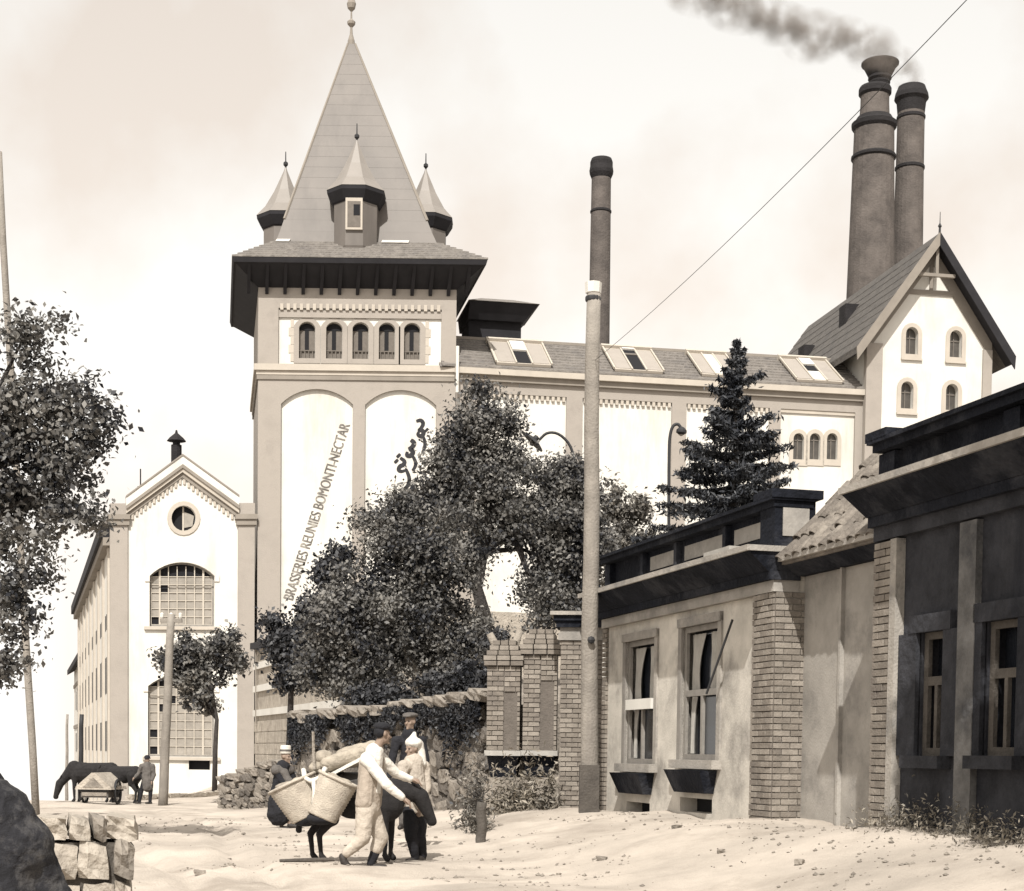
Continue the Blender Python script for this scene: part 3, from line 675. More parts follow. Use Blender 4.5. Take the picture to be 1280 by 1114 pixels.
def bigwin(w, rows, cols, broken):
    wn = MB().facade(FH, arch(w[0]-.02, w[1]+.02, w[2]-.02, w[3], w[4]+.02, 12), [arch(w[0]+.12, w[1]-.12, w[2]+.12, w[3]-.02, w[4]-.08, 12)], .28, .42, True).build('window', 'wframe', H)
    MB().prism(FH, arch(w[0], w[1], w[2], w[3], w[4], 12), .43, .448).build('void', 'dark', wn)
    top = w[3]-.02
    for c in range(cols+1):
        u = w[0]+.12+(w[1]-w[0]-.24)*c/cols; big = c in (1, cols-1)
        bx('mullion', 'muntin', wn, FH, u-(.06 if big else .03), u+(.06 if big else .03), .29, .35, w[2], top+(.0 if c in (0, cols) else w[4]*.75))
    for r in range(rows+1):
        z = w[2]+.12+(top-w[2]-.12)*r/rows
        bx('transom', 'muntin', wn, FH, w[0]+.1, w[1]-.1, .30, .34, z-.022, z+.022)
    for r in range(rows):
        for c in range(cols):
            if (r, c) in broken: continue
            u0, u1 = [w[0]+.12+(w[1]-w[0]-.24)*(c+k)/cols for k in (.06, .94)]
            z0, z1 = [w[2]+.12+(top-w[2]-.12)*(r+k)/rows for k in (.05, .95)]
            t = random.uniform(-.012, .012); t2 = random.uniform(-.01, .01)
            MB().add([FH(u0, .36+t, z0), FH(u1, .36-t, z0), FH(u1, .36-t+t2, z1), FH(u0, .36+t+t2, z1), FH(u0, .37+t, z0), FH(u1, .37-t, z0), FH(u1, .37-t+t2, z1), FH(u0, .37+t+t2, z1)], [(0, 1, 2, 3), (7, 6, 5, 4), (0, 4, 5, 1), (1, 5, 6, 2), (2, 6, 7, 3), (3, 7, 4, 0)]).build('pane', 'glass', wn)
    MB().box(FH, w[0]-.35, w[1]+.35, -.2, .2, w[2]-.22, w[2]-.02).build('sill', 'beige_lt', wn)
    # hood mould
    MB().facade(FH, arch(w[0]-.3, w[1]+.3, w[3]-.35, w[3]+.02, w[4]+.28, 12), [arch(w[0]+.001, w[1]-.001, w[3]-.349, w[3], w[4], 12)], -.08, .02).build('hood_mould', 'white', wn)
bigwin(win_up, 6, 7, {(4, 1), (0, 0)})
bigwin(win_lo, 8, 7, {(5, 1), (2, 0), (0, 0), (6, 2)})
# street side wall: dark eave, pilasters and slit windows
FS = Frame(FH(0, 0, 0), az(-17), UH)
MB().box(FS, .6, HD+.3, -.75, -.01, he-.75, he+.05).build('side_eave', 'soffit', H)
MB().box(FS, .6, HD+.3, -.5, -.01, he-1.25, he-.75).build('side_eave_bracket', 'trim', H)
for k in range(9):
    v_ = 1.8+k*7.2
    bx('side_pilaster', 'beige_lt', H, FS, v_-.5, v_+.5, -.16, 0, -14, he-1.3)
    for (za_, zb_) in ((he-6.2, he-5.2), (he-10.4, he-8.0), (he-14.2, he-12.2)):
        for q in (2.0, 3.6, 5.2):
            bx('slit_window', 'dark', H, FS, v_+q-.32, v_+q+.32, -.03, .1, za_, zb_)
MB().hexa([FH(-.7, .5, he+.05), FH(HW, .5, he+.05), FH(HW, HD, he+.05), FH(-.7, HD, he+.05)], [FH(HC-.1, .5, ha+.25), FH(HC+.1, .5, ha+.25), FH(HC+.1, HD, ha+.25), FH(HC-.1, HD, ha+.25)]).build('roof', 'slate', H)
q = FH(hu(226, 580), 3, 0); zq = hz(566)
MB().lathe((q.x, q.y), [(.34, zq-1.6), (.34, zq+1.0), (.24, zq+1.02), (.24, zq+1.2), (.62, zq+1.25), (.45, zq+1.45), (.1, zq+1.75), (.05, zq+1.95)], 10).build('roof_vent', 'soot', H)
q = FH(hu(193, 600), 5, 0); zq = hz(600)
MB().box(Frame((q.x, q.y), (1, 0), (0, 1)), -.6, .6, -.5, .5, zq-2, zq+.3).box(Frame((q.x, q.y), (1, 0), (0, 1)), -.55, -.48, -.04, .04, zq+.3, zq+1.5).build('roof_hatch', 'soot', H)
# warehouse further down the street
FX = Frame(FH(.9, HD+3, 0), UH, az(-17))
X = thing('warehouse', 'low pale warehouse with dark eave further down the street past the gabled hall', 'building', (*FX(4, 0, 0)[:2], -14))
xe = he-4.5
MB().prism(FX, [(0, -30), (11, -30), (11, xe), (5.5, xe+3), (0, xe)], 0, 40).build('wall', 'white', X)
MB().hexa([FX(-.9, -.3, xe-.5), FX(5.5, -.3, xe+3), FX(5.5, 40, xe+3), FX(-.9, 40, xe-.5)], [FX(-.9, -.3, xe+.1), FX(5.5, -.3, xe+3.4), FX(5.5, 40, xe+3.4), FX(-.9, 40, xe+.1)]).build('roof', 'soffit', X)
FXS = Frame(FX(0, 0, 0), az(-17), UH)
for k in range(5):
    for z_ in (xe-5, xe-10): bx('window', 'dark', X, FXS, 3+k*7, 4.6+k*7, -.05, .1, z_, z_+2.2)
for z_ in (xe-2.2, xe-7.2): bx('band', 'trim', X, FXS, -.02, 40, -.12, 0, z_, z_+.4)

# ------------------------------------------------------------------ brick and stone helpers
def unit_box(name, m, bev=.08):
    import bmesh
    me = bpy.data.meshes.new(name); bm = bmesh.new(); bmesh.ops.create_cube(bm, size=1.0)
    bmesh.ops.bevel(bm, geom=bm.edges[:], offset=bev*.5, segments=1, affect='EDGES')
    bm.to_mesh(me); bm.free(); me.materials.append(M[m]); return me
BLK = unit_box('block', 'stone', .05)
BRK = [unit_box('brick', 'brick', .06), unit_box('brick', 'brick2', .06)]
def rough_stone(name, m, seed, n=3):
    import bmesh
    r = random.Random(seed); me = bpy.data.meshes.new(name); bm = bmesh.new(); bmesh.ops.create_cube(bm, size=1.0)
    bmesh.ops.subdivide_edges(bm, edges=bm.edges[:], cuts=2, use_grid_fill=True)
    for v in bm.verts:
        k = sum(abs(c) > .4 for c in v.co); v.co *= {3: .91, 2: .96, 1: 1.01, 0: 1}[k]
        v.co += Vector((r.uniform(-1, 1), r.uniform(-1, 1), r.uniform(-1, 1)))*.055
    sk = r.uniform(-.22, .22); ta_ = r.uniform(-.18, .18)
    for v in bm.verts: v.co.z += v.co.x*sk; v.co.x *= 1+ta_*v.co.z*2
    bm.to_mesh(me); bm.free(); me.materials.append(M[m])
    return me
STN = {k: [rough_stone('stone', k, i*7+len(k)) for i in range(8)] for k in ('stone', 'stone2', 'stone3')}
def put(name, me, parent, fr, u, v, w, su, sv, sw, tilt=0.0, yaw=0.0):
    o = bpy.data.objects.new(name, me); COL.objects.link(o); o.parent = parent
    X_ = fr.U.normalized(); Y_ = fr.V.normalized(); Z_ = Vector((0, 0, 1))
    R_ = Matrix((X_, Y_, Z_)).transposed() @ Matrix.Rotation(tilt, 3, 'Y') @ Matrix.Rotation(yaw, 3, 'Z')
    o.matrix_local = Matrix.Translation(fr(u, v, w)-ORIG[parent]) @ R_.to_4x4() @ Matrix.Diagonal((su, sv, sw, 1))
    return o
def bricks(parent, fr, u0, u1, v, w0, w1, ch=.085, bl=.24, proud=.03, depth=.1):
    n = max(1, round((w1-w0)/ch)); ch = (w1-w0)/n
    for k in range(n):
        u = u0-(bl/2 if k % 2 else 0)
        while u < u1-.01:
            a, b = max(u, u0), min(u+bl, u1); u += bl
            if b-a < .03: continue
            p = random.uniform(-.006, .006)
            put('brick', BRK[random.random() < .3], parent, fr, (a+b)/2, v-proud+depth/2+p, w0+(k+.5)*ch, b-a-.012, depth, ch-.014)
def rubble(parent, fr, u0, u1, vface, wbot, wtop, size, kinds, limit=300, jit=.25, depth=.3, top=None):
    """courses of uneven stones on one face; wbot/wtop may be functions of u"""
    fb = wbot if callable(wbot) else (lambda u: wbot); ft = wtop if callable(wtop) else (lambda u: wtop)
    n = 0; z = min(fb(u0), fb(u1)); zmax = max(ft(u0), ft(u1)); cells = []
    cw, ch = size*1.25, size*.85
    for r_ in range(int((zmax-z)/ch)+1):
        for c_ in range(int((u1-u0)/cw)+1):
            uu = u0+(c_+.5+(.5 if r_ % 2 else 0)+random.uniform(-.3, .3))*cw; wz_ = z+(r_+.5+random.uniform(-.3, .3))*ch
            if uu < u0+.05 or uu > u1-.05 or wz_ > ft(uu)-.04 or wz_ < fb(uu)-.1: continue
            cells.append((uu, wz_))
    random.shuffle(cells)
    for uu, wz_ in cells[:limit]:
        g_ = random.uniform(.8, 1.3)
        put('stone', random.choice(STN[random.choice(kinds)]), parent, fr, uu, vface+depth/2-random.uniform(-.03, .08), wz_, cw*g_, depth, ch*g_*random.uniform(.85, 1.1), random.uniform(-.3, .3)*jit*2)

# ------------------------------------------------------------------ houses on the right
FHs = Frame((HA.x, HA.y), (HU.x, HU.y), (HV.x, HV.y))
hxu = lambda px, py=850, v=0: FHs.uv(px, py, v)[0]
hxz = lambda px, py, v=0: FHs.uv(px, py, v)[1]
U1 = hxu(972)                          # near corner of the first house
U2 = hxu(1098, 850)                    # start of the second house
for p in ((757, 748), (970, 677), (765, 690), (985, 617), (1115, 605), (1270, 562), (1110, 550), (1270, 488)):
    print('house', p, FHs.uv(*p))
ct = (hxz(757, 750)+hxz(970, 678))/2   # cornice top
pt = (hxz(770, 692)+hxz(980, 622))/2   # parapet top
print('U1', U1, 'U2', U2, 'ct', ct, 'pt', pt)
H1 = thing('plastered_house', 'single-storey plastered house with two tall curtained windows beside the wooden pole', 'house', (*FHs(U1/2, 0, 0)[:2], 0))
def opening(px0, px1, py0, py1):
    c = (px0+px1)/2; m_ = (py0+py1)/2
    return hxu(px0, m_), hxu(px1, m_), hxz(c, py1), hxz(c, py0)
wa = opening(783, 819, 800, 955); wb = opening(853, 898, 781, 950)
ba = opening(783, 812, 1003, 1018); bb = opening(850, 890, 998, 1016)
rect = lambda o: [(o[0], o[2]), (o[1], o[2]), (o[1], o[3]), (o[0], o[3])]
MB().facade(FHs, [(0, -.6), (U1, -.6), (U1, ct-.2), (0, ct-.2)], [rect(wa), rect(wb), rect(ba), rect(bb)], 0, .4).build('front_wall', 'h1', H1)
MB().box(FHs, 0.01, U1, .41, 7, -.6, ct-.2).build('wall', 'hmid', H1)
def house_window(o, parent, frm, lift):
    u0, u1, z0, z1 = o; zm = z0+(z1-z0)*.5; cu = (u0+u1)/2
    wn = MB().facade(FHs, rect(o), [[(u0+.07, z0+.09), (cu-.03, z0+.09), (cu-.04, zm-.05), (u0+.09, zm-.05)], [(cu+.04, z0+.09), (u1-.09, z0+.09), (u1-.09, zm-.05), (cu+.04, zm-.05)], [(u0+.09, zm+.05), (u1-.09, zm+.05), (u1-.09, z1-.09), (u0+.09, z1-.09)]], .03, .08, True).build('window', frm, parent)
    bx('pane', 'glassdark', wn, FHs, u0+.02, u1-.02, .20, .215, z0+.02, z1-.02)
    for a, b, z_a, z_b in ((u0+.1, cu-.08, zm+.05, z1-.12), (cu+.12, u1-.1, zm+.0, z1-.12), (u0+.1, u0+.34, z0+.1, zm-.05)):
        m = MB(); n = 16; rows = 7                     # gathered curtain
        for i in range(rows+1):
            t = i/rows
            for k in range(n+1):
                s_ = k/n; pin = 1-.22*math.sin(math.pi*min(1, t*.9))-.25*t
                u = a+(b-a)*s_*pin; m.v.append(tuple(FHs(u, .13+.02*math.sin(s_*22+i*.3), z_b+(z_a-z_b)*t)))
        for i in range(rows):
            for k in range(n): q = i*(n+1)+k; m.f.append((q, q+1, q+n+2, q+n+1))
        m.build('curtain', 'curtain', wn, smooth=True, recalc=False)
    MB().box(FHs, u0-.14, u0, -.035, .2, z0-.05, z1+.12).build('jamb', 'wframe', wn)
    MB().box(FHs, u1, u1+.14, -.035, .2, z0-.05, z1+.12).build('jamb', 'ledge', wn)
    MB().box(FHs, u0-.14, u1+.14, -.06, .2, z1, z1+.14).build('lintel', 'ledge', wn)
    MB().box(FHs, u0-.16, u1+.16, -.16, .2, z0-.14, z0).build('sill', 'ledge', wn)
    return wn
house_window(wa, H1, 'wframe', .5); house_window(wb, H1, 'wframe', .5)
# raised white sash in the first window
bx('raised_sash', 'white', H1, FHs, wa[0]+.12, wa[1]-.06, -.06, .02, (wa[2]+wa[3])/2-.13, (wa[2]+wa[3])/2+.05)
for o, d in ((wa, .3), (wb, .34)):
    z1 = o[2]-.16; z0 = z1-.36                           # dark flower boxes
    MB().hexa([FHs(o[0]+.1, -.16, z0), FHs(o[1]-.1, -.16, z0), FHs(o[1]-.1, -.01, z0), FHs(o[0]+.1, -.01, z0)], [FHs(o[0]-.02, -.3, z1), FHs(o[1]+.02, -.3, z1), FHs(o[1]+.02, -.01, z1), FHs(o[0]-.02, -.01, z1)]).build('window_box', 'hdark', H1)
for o in (ba, bb): bx('basement_opening', 'dark', H1, FHs, o[0]-.05, o[1]+.05, .3, .38, o[2]-.05, o[3]+.05)
MB().tube([FHs(hxu(925, 775), -.12, hxz(925, 775)), FHs(hxu(906, 868), -.3, hxz(906, 868))], .018, 6).build('stay_rod', 'iron', H1)
def entab(parent, u0, u1, ctop, ptop, m1, mled, piers, m3='hmid'):
    """deep moulded cornice with a panelled parapet above"""
    MB().box(FHs, u0-.02, u1+.02, -.10, .3, ctop-.62, ctop-.46).build('frieze', m3, parent)
    MB().box(FHs, u0-.02, u1+.05, -.18, .3, ctop-.46, ctop-.34).build('bed_mould', m1, parent)
    MB().hexa([FHs(u0-.02, -.20, ctop-.34), FHs(u1+.04, -.20, ctop-.34), FHs(u1+.04, .4, ctop-.34), FHs(u0-.02, .4, ctop-.34)], [FHs(u0-.04, -.52, ctop-.08), FHs(u1+.1, -.52, ctop-.08), FHs(u1+.1, .4, ctop-.08), FHs(u0-.04, .4, ctop-.08)]).build('cornice', m1, parent)
    MB().box(FHs, u0-.06, u1+.13, -.56, .45, ctop-.08, ctop).build('cornice_ledge', mled, parent)
    hh = ptop-ctop
    MB().box(FHs, u0+.1, u1-.05, .06, .36, ctop, ptop-.14).build('parapet', m1, parent)
    MB().box(FHs, u0-.02, u1+.08, -.14, .46, ptop-.14, ptop-.05).box(FHs, u0-.06, u1+.12, -.2, .5, ptop-.05, ptop).build('coping', m1, parent)
    MB().box(FHs, u0+.05, u1-.02, .0, .4, ctop, ctop+.14).build('parapet_base', m1, parent)
    for a, b in piers:
        MB().box(FHs, a, b, -.05, .42, ctop, ptop-.16).build('parapet_pier', m1, parent)
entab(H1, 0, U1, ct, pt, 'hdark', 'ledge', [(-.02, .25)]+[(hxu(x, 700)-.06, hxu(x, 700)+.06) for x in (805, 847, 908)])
for a, b in ((807, 845), (849, 906), (910, 960)):        # parapet panels
    bx('parapet_panel', 'hmid', H1, FHs, hxu(a, 690)+.12, hxu(b, 690)-.12, .045, .08, ct+.22, pt-.24)
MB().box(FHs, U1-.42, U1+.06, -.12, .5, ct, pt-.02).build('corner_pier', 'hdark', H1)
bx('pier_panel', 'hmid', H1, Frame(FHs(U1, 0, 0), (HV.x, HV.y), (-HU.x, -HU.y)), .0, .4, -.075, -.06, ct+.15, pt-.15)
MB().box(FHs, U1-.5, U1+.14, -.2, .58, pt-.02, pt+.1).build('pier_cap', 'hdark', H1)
bx('pale_slab', 'curtain', H1, FHs, hxu(912, 682), hxu(945, 674), -.42, -.15, ct+.004, ct+.1)
# brick quoins: street face and the short end face turned to the camera
q0 = hxu(946, 850)
bx('quoin_core', 'bmortar', H1, FHs, q0, U1+.0, -.06, .0, -.2, ct-.62)
bricks(H1, FHs, q0, U1, -.06, .1, ct-.62, .088, .26)
FE = Frame(FHs(U1, -.06, 0), (HV.x, HV.y), (-HU.x, -HU.y))
bricks(H1, FE, .0, .47, .0, .1, ct-.62, .088, .26)
bricks(H1, FHs, -.12, .12, -.02, .1, ct-.62, .088, .24)
# recessed middle section with a tiled roof
RV = .38
MID = thing('low_tiled_house', 'low grey plastered house with an old clay tile roof between two taller fronts', 'house', (*FHs((U1+U2)/2, RV, 0)[:2], 0))
mt = hxz(1050, 700, RV)
MB().box(FHs, U1+.01, U2+1.2, RV, 6, -.6, mt).build('wall', 'hmid', MID)
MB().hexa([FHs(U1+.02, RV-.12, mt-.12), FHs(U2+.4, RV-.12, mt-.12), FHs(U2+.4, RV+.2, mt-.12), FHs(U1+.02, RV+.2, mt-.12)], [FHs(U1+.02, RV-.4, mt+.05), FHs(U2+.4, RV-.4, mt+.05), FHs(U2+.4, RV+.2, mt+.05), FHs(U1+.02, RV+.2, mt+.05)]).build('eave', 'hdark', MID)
bx('gutter', 'ledge', MID, FHs, U1+.1, U2+.4, RV-.46, RV-.37, mt+.06, mt+.13)
bx('downpipe', 'hmid', MID, FHs, hxu(1053, 850, RV)-.03, hxu(1053, 850, RV)+.03, RV-.06, RV, -.3, mt-.1)
RS = 1.1; RZ = 1.6
MB().hexa([FHs(U1+.1, RV-.4, mt+.02), FHs(U2+.7, RV-.4, mt+.02), FHs(U2+.7, RV+RS, mt+.02), FHs(U1+.1, RV+RS, mt+.02)], [FHs(U1+.1, RV-.4, mt+.06), FHs(U2+.7, RV-.4, mt+.06), FHs(U2+.7, RV+RS, mt+RZ), FHs(U1+.1, RV+RS, mt+RZ)]).build('roof', 'tile', MID)
tm = bpy.data.meshes.new('roof_tile'); m = MB()
for i in range(2):
    for k in range(7):
        a = math.pi*k/6; r = .5-.08*i
        m.v.append((math.cos(a)*r, -.5+i, math.sin(a)*r*.9))
for k in range(6): m.f.append((k, k+1, k+8, k+7))
o2 = len(m.v); m.v += [(x*.8, y, z*.8) for x, y, z in m.v]; m.f += [tuple(o2+i for i in reversed(f)) for f in m.f]
m.f += [(k+1, k, o2+k, o2+k+1) for k in range(6)]
tm.from_pydata(m.v, [], m.f); tm.materials.append(M['tile']); tm.polygons.foreach_set('use_smooth', [True]*len(tm.polygons))
rows = 6; cnt = 0; u = U1+.15
slope = math.atan2(RZ, RS+.4)
while u < U2+.6:
    for r_ in range(rows):
        t = (r_+.5)/rows
        o = bpy.data.objects.new('roof_tile', tm); COL.objects.link(o); o.parent = MID
        R_ = Matrix((HU.normalized(), HV.normalized(), Vector((0, 0, 1)))).transposed() @ Matrix.Rotation(slope+random.uniform(-.09, .05), 3, 'X') @ Matrix.Rotation(random.uniform(-.1, .1), 3, 'Z')
        o.matrix_local = Matrix.Translation(FHs(u+random.uniform(-.03, .03), RV-.4+(RS+.4)*t, mt+.06+(RZ-.06)*t+.02+random.uniform(0, .05))-ORIG[MID]) @ R_.to_4x4() @ Matrix.Diagonal((.25, .44, .24, 1))
        cnt += 1
    u += .26
print('tiles', cnt)
# second house nearest the road end, tree shade put into its colour
FH0 = FHs; FHs = FHs.shift(0, -.26); U2 = hxu(1098, 850)      # this front stands a little forward
U3 = hxu(1280, 850)+5
c2 = (hxz(1120, 606)+hxz(1270, 563))/2; p2 = (hxz(1115, 550)+hxz(1270, 490))/2
print('c2', c2, 'p2', p2, 'U3', U3)
H2 = thing('shaded_house', 'shade-darkened house front with brick corner strip, shaded by a roadside tree', 'house', (*FHs((U2+U3)/2, 0, 0)[:2], 0))
HB = .38
wc = (hxu(1152, 850), hxu(1183, 850), hxz(1165, 945), hxz(1165, 790)); wdw = (hxu(1234, 850), hxu(1276, 850), hxz(1255, 945), hxz(1255, 775))
wd2 = (wdw[1]+1.2, wdw[1]+2.3, wdw[2], wdw[3])
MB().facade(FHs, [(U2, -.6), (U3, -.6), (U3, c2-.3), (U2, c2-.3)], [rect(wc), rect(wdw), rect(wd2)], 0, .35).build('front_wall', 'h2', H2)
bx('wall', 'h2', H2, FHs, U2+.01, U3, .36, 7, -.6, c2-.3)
for o in (wc, wdw, wd2):
    u0, u1, z0, z1 = o; cu = (u0+u1)/2
    wn = MB().facade(FHs, rect(o), [[(u0+.09, z0+.09), (cu-.03, z0+.09), (cu-.03, z1-.6), (u0+.09, z1-.6)], [(cu+.03, z0+.09), (u1-.09, z0+.09), (u1-.09, z1-.6), (cu+.03, z1-.6)], [(u0+.09, z1-.5), (u1-.09, z1-.5), (u1-.09, z1-.08), (u0+.09, z1-.08)]], .03, .08, True).build('window', 'wood_dk', H2)
    bx('pane', 'glassdark', wn, FHs, u0+.02, u1-.02, .2, .215, z0+.02, z1-.02)
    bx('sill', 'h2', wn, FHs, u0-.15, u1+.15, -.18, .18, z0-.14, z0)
    for a, b in ((u0-.42, u0-.02), (u1+.02, u1+.42)):       # open shutters with slats
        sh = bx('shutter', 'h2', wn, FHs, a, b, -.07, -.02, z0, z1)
    bx('curtain', 'pilgrey', wn, FHs, cu+.08, u1-.12, .12, .14, z0+.3, z1-.6)
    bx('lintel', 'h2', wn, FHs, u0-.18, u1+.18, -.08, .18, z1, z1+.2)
# brick corner strip
q1 = hxu(1127, 850)
bx('quoin_core', 'bmortar', H2, FHs, U2, q1, -.07, 0, -.2, c2-.64)
bricks(H2, FHs, U2, q1-.13, -.07, .25, c2-.64, .088, .28)
bx('corner_strip', 'ledge', H2, FHs, q1-.12, q1+.02, -.12, 0, .25, c2-.64)
bx('middle_pilaster', 'pilgrey', H2, FHs, hxu(1203, 850), hxu(1224, 850), -.08, 0, -.2, c2-.64)
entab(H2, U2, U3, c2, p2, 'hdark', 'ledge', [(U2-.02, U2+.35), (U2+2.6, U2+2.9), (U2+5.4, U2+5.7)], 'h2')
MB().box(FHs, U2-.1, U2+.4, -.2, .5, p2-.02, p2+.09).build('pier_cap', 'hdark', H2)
FH2 = FHs; FHs = FH0

# ------------------------------------------------------------------ brick gate pillars
YP = 31.0
def pillar(name, label, x0, x1, ytop, ybot, Y, slot, group=None):
    a = P(x0, 900, Y); b = P(x1, 900, Y)
    fr = Frame((a.x, Y), (1, -.08), (.08, 1)); w_ = b.x-a.x
    base = float(gz(a.x, Y))-.15; zt = P(x0, ytop, Y).z
    T_ = thing(name, label, 'pillar', (a.x+w_/2, Y, base), group)
    return T_, fr, w_, base, zt
for (x0, x1, yt, lab) in ((608, 650, 829, 'squat brick gate pillar with slot panel under a pair of bare cut branches'), (653, 696, 815, 'taller of two squat brick pillars with slot panels')):
    T_, fr, w_, base, zt = pillar('brick_pillar', lab, x0, x1, yt, 960, YP, True)
    zsill = P(x0, 938, YP).z; sc = 64.5
    bx('core', 'bmortar', T_, fr, .02, w_-.02, .02, .6, zsill, zt)
    us0, us1 = w_*.52, w_*.9; zs_a, zs_b = zsill+.12, zt-.55
    bricks(T_, fr, 0, us0, 0.02, zsill, zt-.06, .094, .22)
    bricks(T_, fr, us0, w_, 0.02, zs_b, zt-.06, .094, .22)
    bricks(T_, fr, us1, w_, 0.02, zsill, zs_b, .094, .22)
    bx('slot_panel', 'brick', T_, fr, us0, us1, .03, .06, zsill, zs_b)
    frs = Frame(fr(w_, 0, 0), (fr.V.x, fr.V.y), (-fr.U.x, -fr.U.y))
    for k in range(5):                                      # corbelled brick cap
        e = .09-.045*abs(k-.6)*1.2
        n_ = 3
        for j in range(n_):
            put('brick', BRK[k % 2], T_, fr, -e+(w_+2*e)*(j+.5)/n_, .28, zt+k*.1+.0, (w_+2*e)/n_-.012, .6+2*e, .088)
    bx('ledge', 'curtain', T_, fr, -.02, w_+.03, -.16, .5, zsill-.1, zsill)
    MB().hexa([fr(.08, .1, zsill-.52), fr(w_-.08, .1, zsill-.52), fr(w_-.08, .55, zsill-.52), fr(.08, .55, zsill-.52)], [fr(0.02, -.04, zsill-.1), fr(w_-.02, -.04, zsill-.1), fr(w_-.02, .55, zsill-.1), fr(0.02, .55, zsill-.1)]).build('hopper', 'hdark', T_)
    bx('plinth', 'stone2', T_, fr, -.05, w_+.05, .1, .65, base, zsill-.52)
    if x0 == 608:
        pass
T_, fr, w_, base, zt = pillar('tall_brick_pier', 'tall brick pier with moulded cap standing directly behind the wooden pole', 700, 752, 797, 1022, 30.2, False)
bx('core', 'bmortar', T_, fr, .02, w_-.02, .02, .6, base, zt)
bricks(T_, fr, 0, w_, .02, base+.1, zt-.05, .092, .23)
frs = Frame(fr(0, .6, 0), (-fr.V.x, -fr.V.y), (fr.U.x, fr.U.y))
bricks(T_, frs, 0, .6, .02, base+.1, zt-.05, .092, .23)
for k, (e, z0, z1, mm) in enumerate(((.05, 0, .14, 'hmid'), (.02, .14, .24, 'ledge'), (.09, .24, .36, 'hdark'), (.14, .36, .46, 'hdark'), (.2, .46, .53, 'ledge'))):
    bx('cap_moulding', mm, T_, fr, -e, w_+e, -e, .62+e, zt-.05+z0, zt-.05+z1)

# ------------------------------------------------------------------ garden retaining wall
ga_ = P(606, 940, 32.0); gb_ = P(366, 940, 44.5)
gu = Vector((ga_.x-gb_.x, ga_.y-gb_.y, 0)); GL = gu.length; gu.normalize()
FGd = Frame((gb_.x, gb_.y), (gu.x, gu.y), (-gu.y, gu.x))
RWt = lambda u: zz(366, 897, 44.5)+(zz(606, 872, 32.0)-zz(366, 897, 44.5))*u/GL
print('garden wall', GL, RWt(0), RWt(GL))
RW = thing('garden_wall', 'rough rubble retaining wall with pale coping stones under the big trees', 'wall', (*FGd(GL/2, 0, 0)[:2], 0))
MB().hexa([FGd(0, .1, -.5), FGd(GL, .1, -.5), FGd(GL, .6, -.5), FGd(0, .6, -.5)], [FGd(0, .1, RWt(0)-.1), FGd(GL, .1, RWt(GL)-.1), FGd(GL, .6, RWt(GL)-.1), FGd(0, .6, RWt(0)-.1)]).build('core', 'mortar', RW)
rubble(RW, FGd, 0, GL, -.02, -.2, lambda u: RWt(u)-.15, .35, ('stone3', 'stone2', 'stone3', 'stone2', 'stone3'), 298, .3, .25)
u = -.2
while u < GL:
    l = random.uniform(.5, 1.1); put('coping_stone', random.choice(STN['stone2']), RW, FGd, u+l/2, .25+random.uniform(-.1, .1), RWt(u+l/2)+random.uniform(-.08, .06), l, .8, .24, random.uniform(-.05, .05)); u += l
FGe = Frame(FGd(0, .7, 0), (-FGd.V.x, -FGd.V.y), (FGd.U.x, FGd.U.y))
# garden soil behind it
m = MB(); pts = [FGd(-.3, .3, 0), FGd(GL+.5, .3, 0), FHs(.2, 1.2, 0), FHs(.2, 8, 0), Vector((16, 40, 0)), Vector((22, 90, 0)), Vector((2, 92, 0)), Vector((-1.5, 64, 0)), Vector((-4.6, 50, 0))]
zt_ = [RWt(0)-.15, RWt(GL)-.15, 2.6, 2.8, 3.4, 5.0, 5.0, 4.6, 3.4]
n = len(pts); m.v += [(p.x, p.y, -1.0) for p in pts]+[(p.x, p.y, z) for p, z in zip(pts, zt_)]
tri = geometry.tessellate_polygon([[Vector((p.x, p.y, 0)) for p in pts]])
m.f += [tuple(i+n for i in t) for t in tri]+[(i, (i+1) % n, (i+1) % n+n, i+n) for i in range(n)]
gd = m.build('garden_terrace', 'stone2', kind='structure')

# ------------------------------------------------------------------ banded stone terrace at the tower foot
ta = P(319, 880, 88); tb = P(470, 880, 61)
tu_ = Vector((tb.x-ta.x, tb.y-ta.y, 0)); TLn = tu_.length; tu_.normalize()
FTe = Frame((ta.x, ta.y), (tu_.x, tu_.y), (-tu_.y, tu_.x))
tt_ = zz(319, 812, 88)
TE = thing('banded_terrace', 'pale stone terrace wall with white horizontal bands at the foot of the tower', 'wall', (*FTe(TLn/2, 0, 0)[:2], 0))
MB().hexa([FTe(-.0, 0, -1), FTe(TLn, 0, -1), FTe(TLn, 8, -1), FTe(2.2, 9, -1)], [FTe(.0, 0, tt_), FTe(TLn, 0, tt_), FTe(TLn, 8, tt_), FTe(2.2, 9, tt_)]).build('wall', 'stone', TE)
for py in (834, 862, 892):
    z_ = zz(319, py, 88)
    MB().hexa([FTe(-.15, -.12, z_-.17), FTe(TLn, -.12, z_-.17), FTe(TLn, 3, z_-.17), FTe(2.1, 9, z_-.17)], [FTe(-.15, -.12, z_+.17), FTe(TLn, -.12, z_+.17), FTe(TLn, 3, z_+.17), FTe(2.1, 9, z_+.17)]).build('band', 'white', TE)
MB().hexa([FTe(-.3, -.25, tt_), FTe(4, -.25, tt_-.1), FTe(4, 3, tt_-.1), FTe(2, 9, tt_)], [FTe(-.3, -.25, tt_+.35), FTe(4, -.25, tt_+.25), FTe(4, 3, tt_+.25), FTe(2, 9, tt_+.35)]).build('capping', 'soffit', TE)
q = FTe(1.0, -.12, 0); MB().tube([(q.x, q.y-.05, 3.0), (q.x, q.y-.05, tt_)], .05, 6).build('downpipe', 'trim', TE)
z_ = 0.1; k = 0
zb = zz(319, 892, 88)-.2
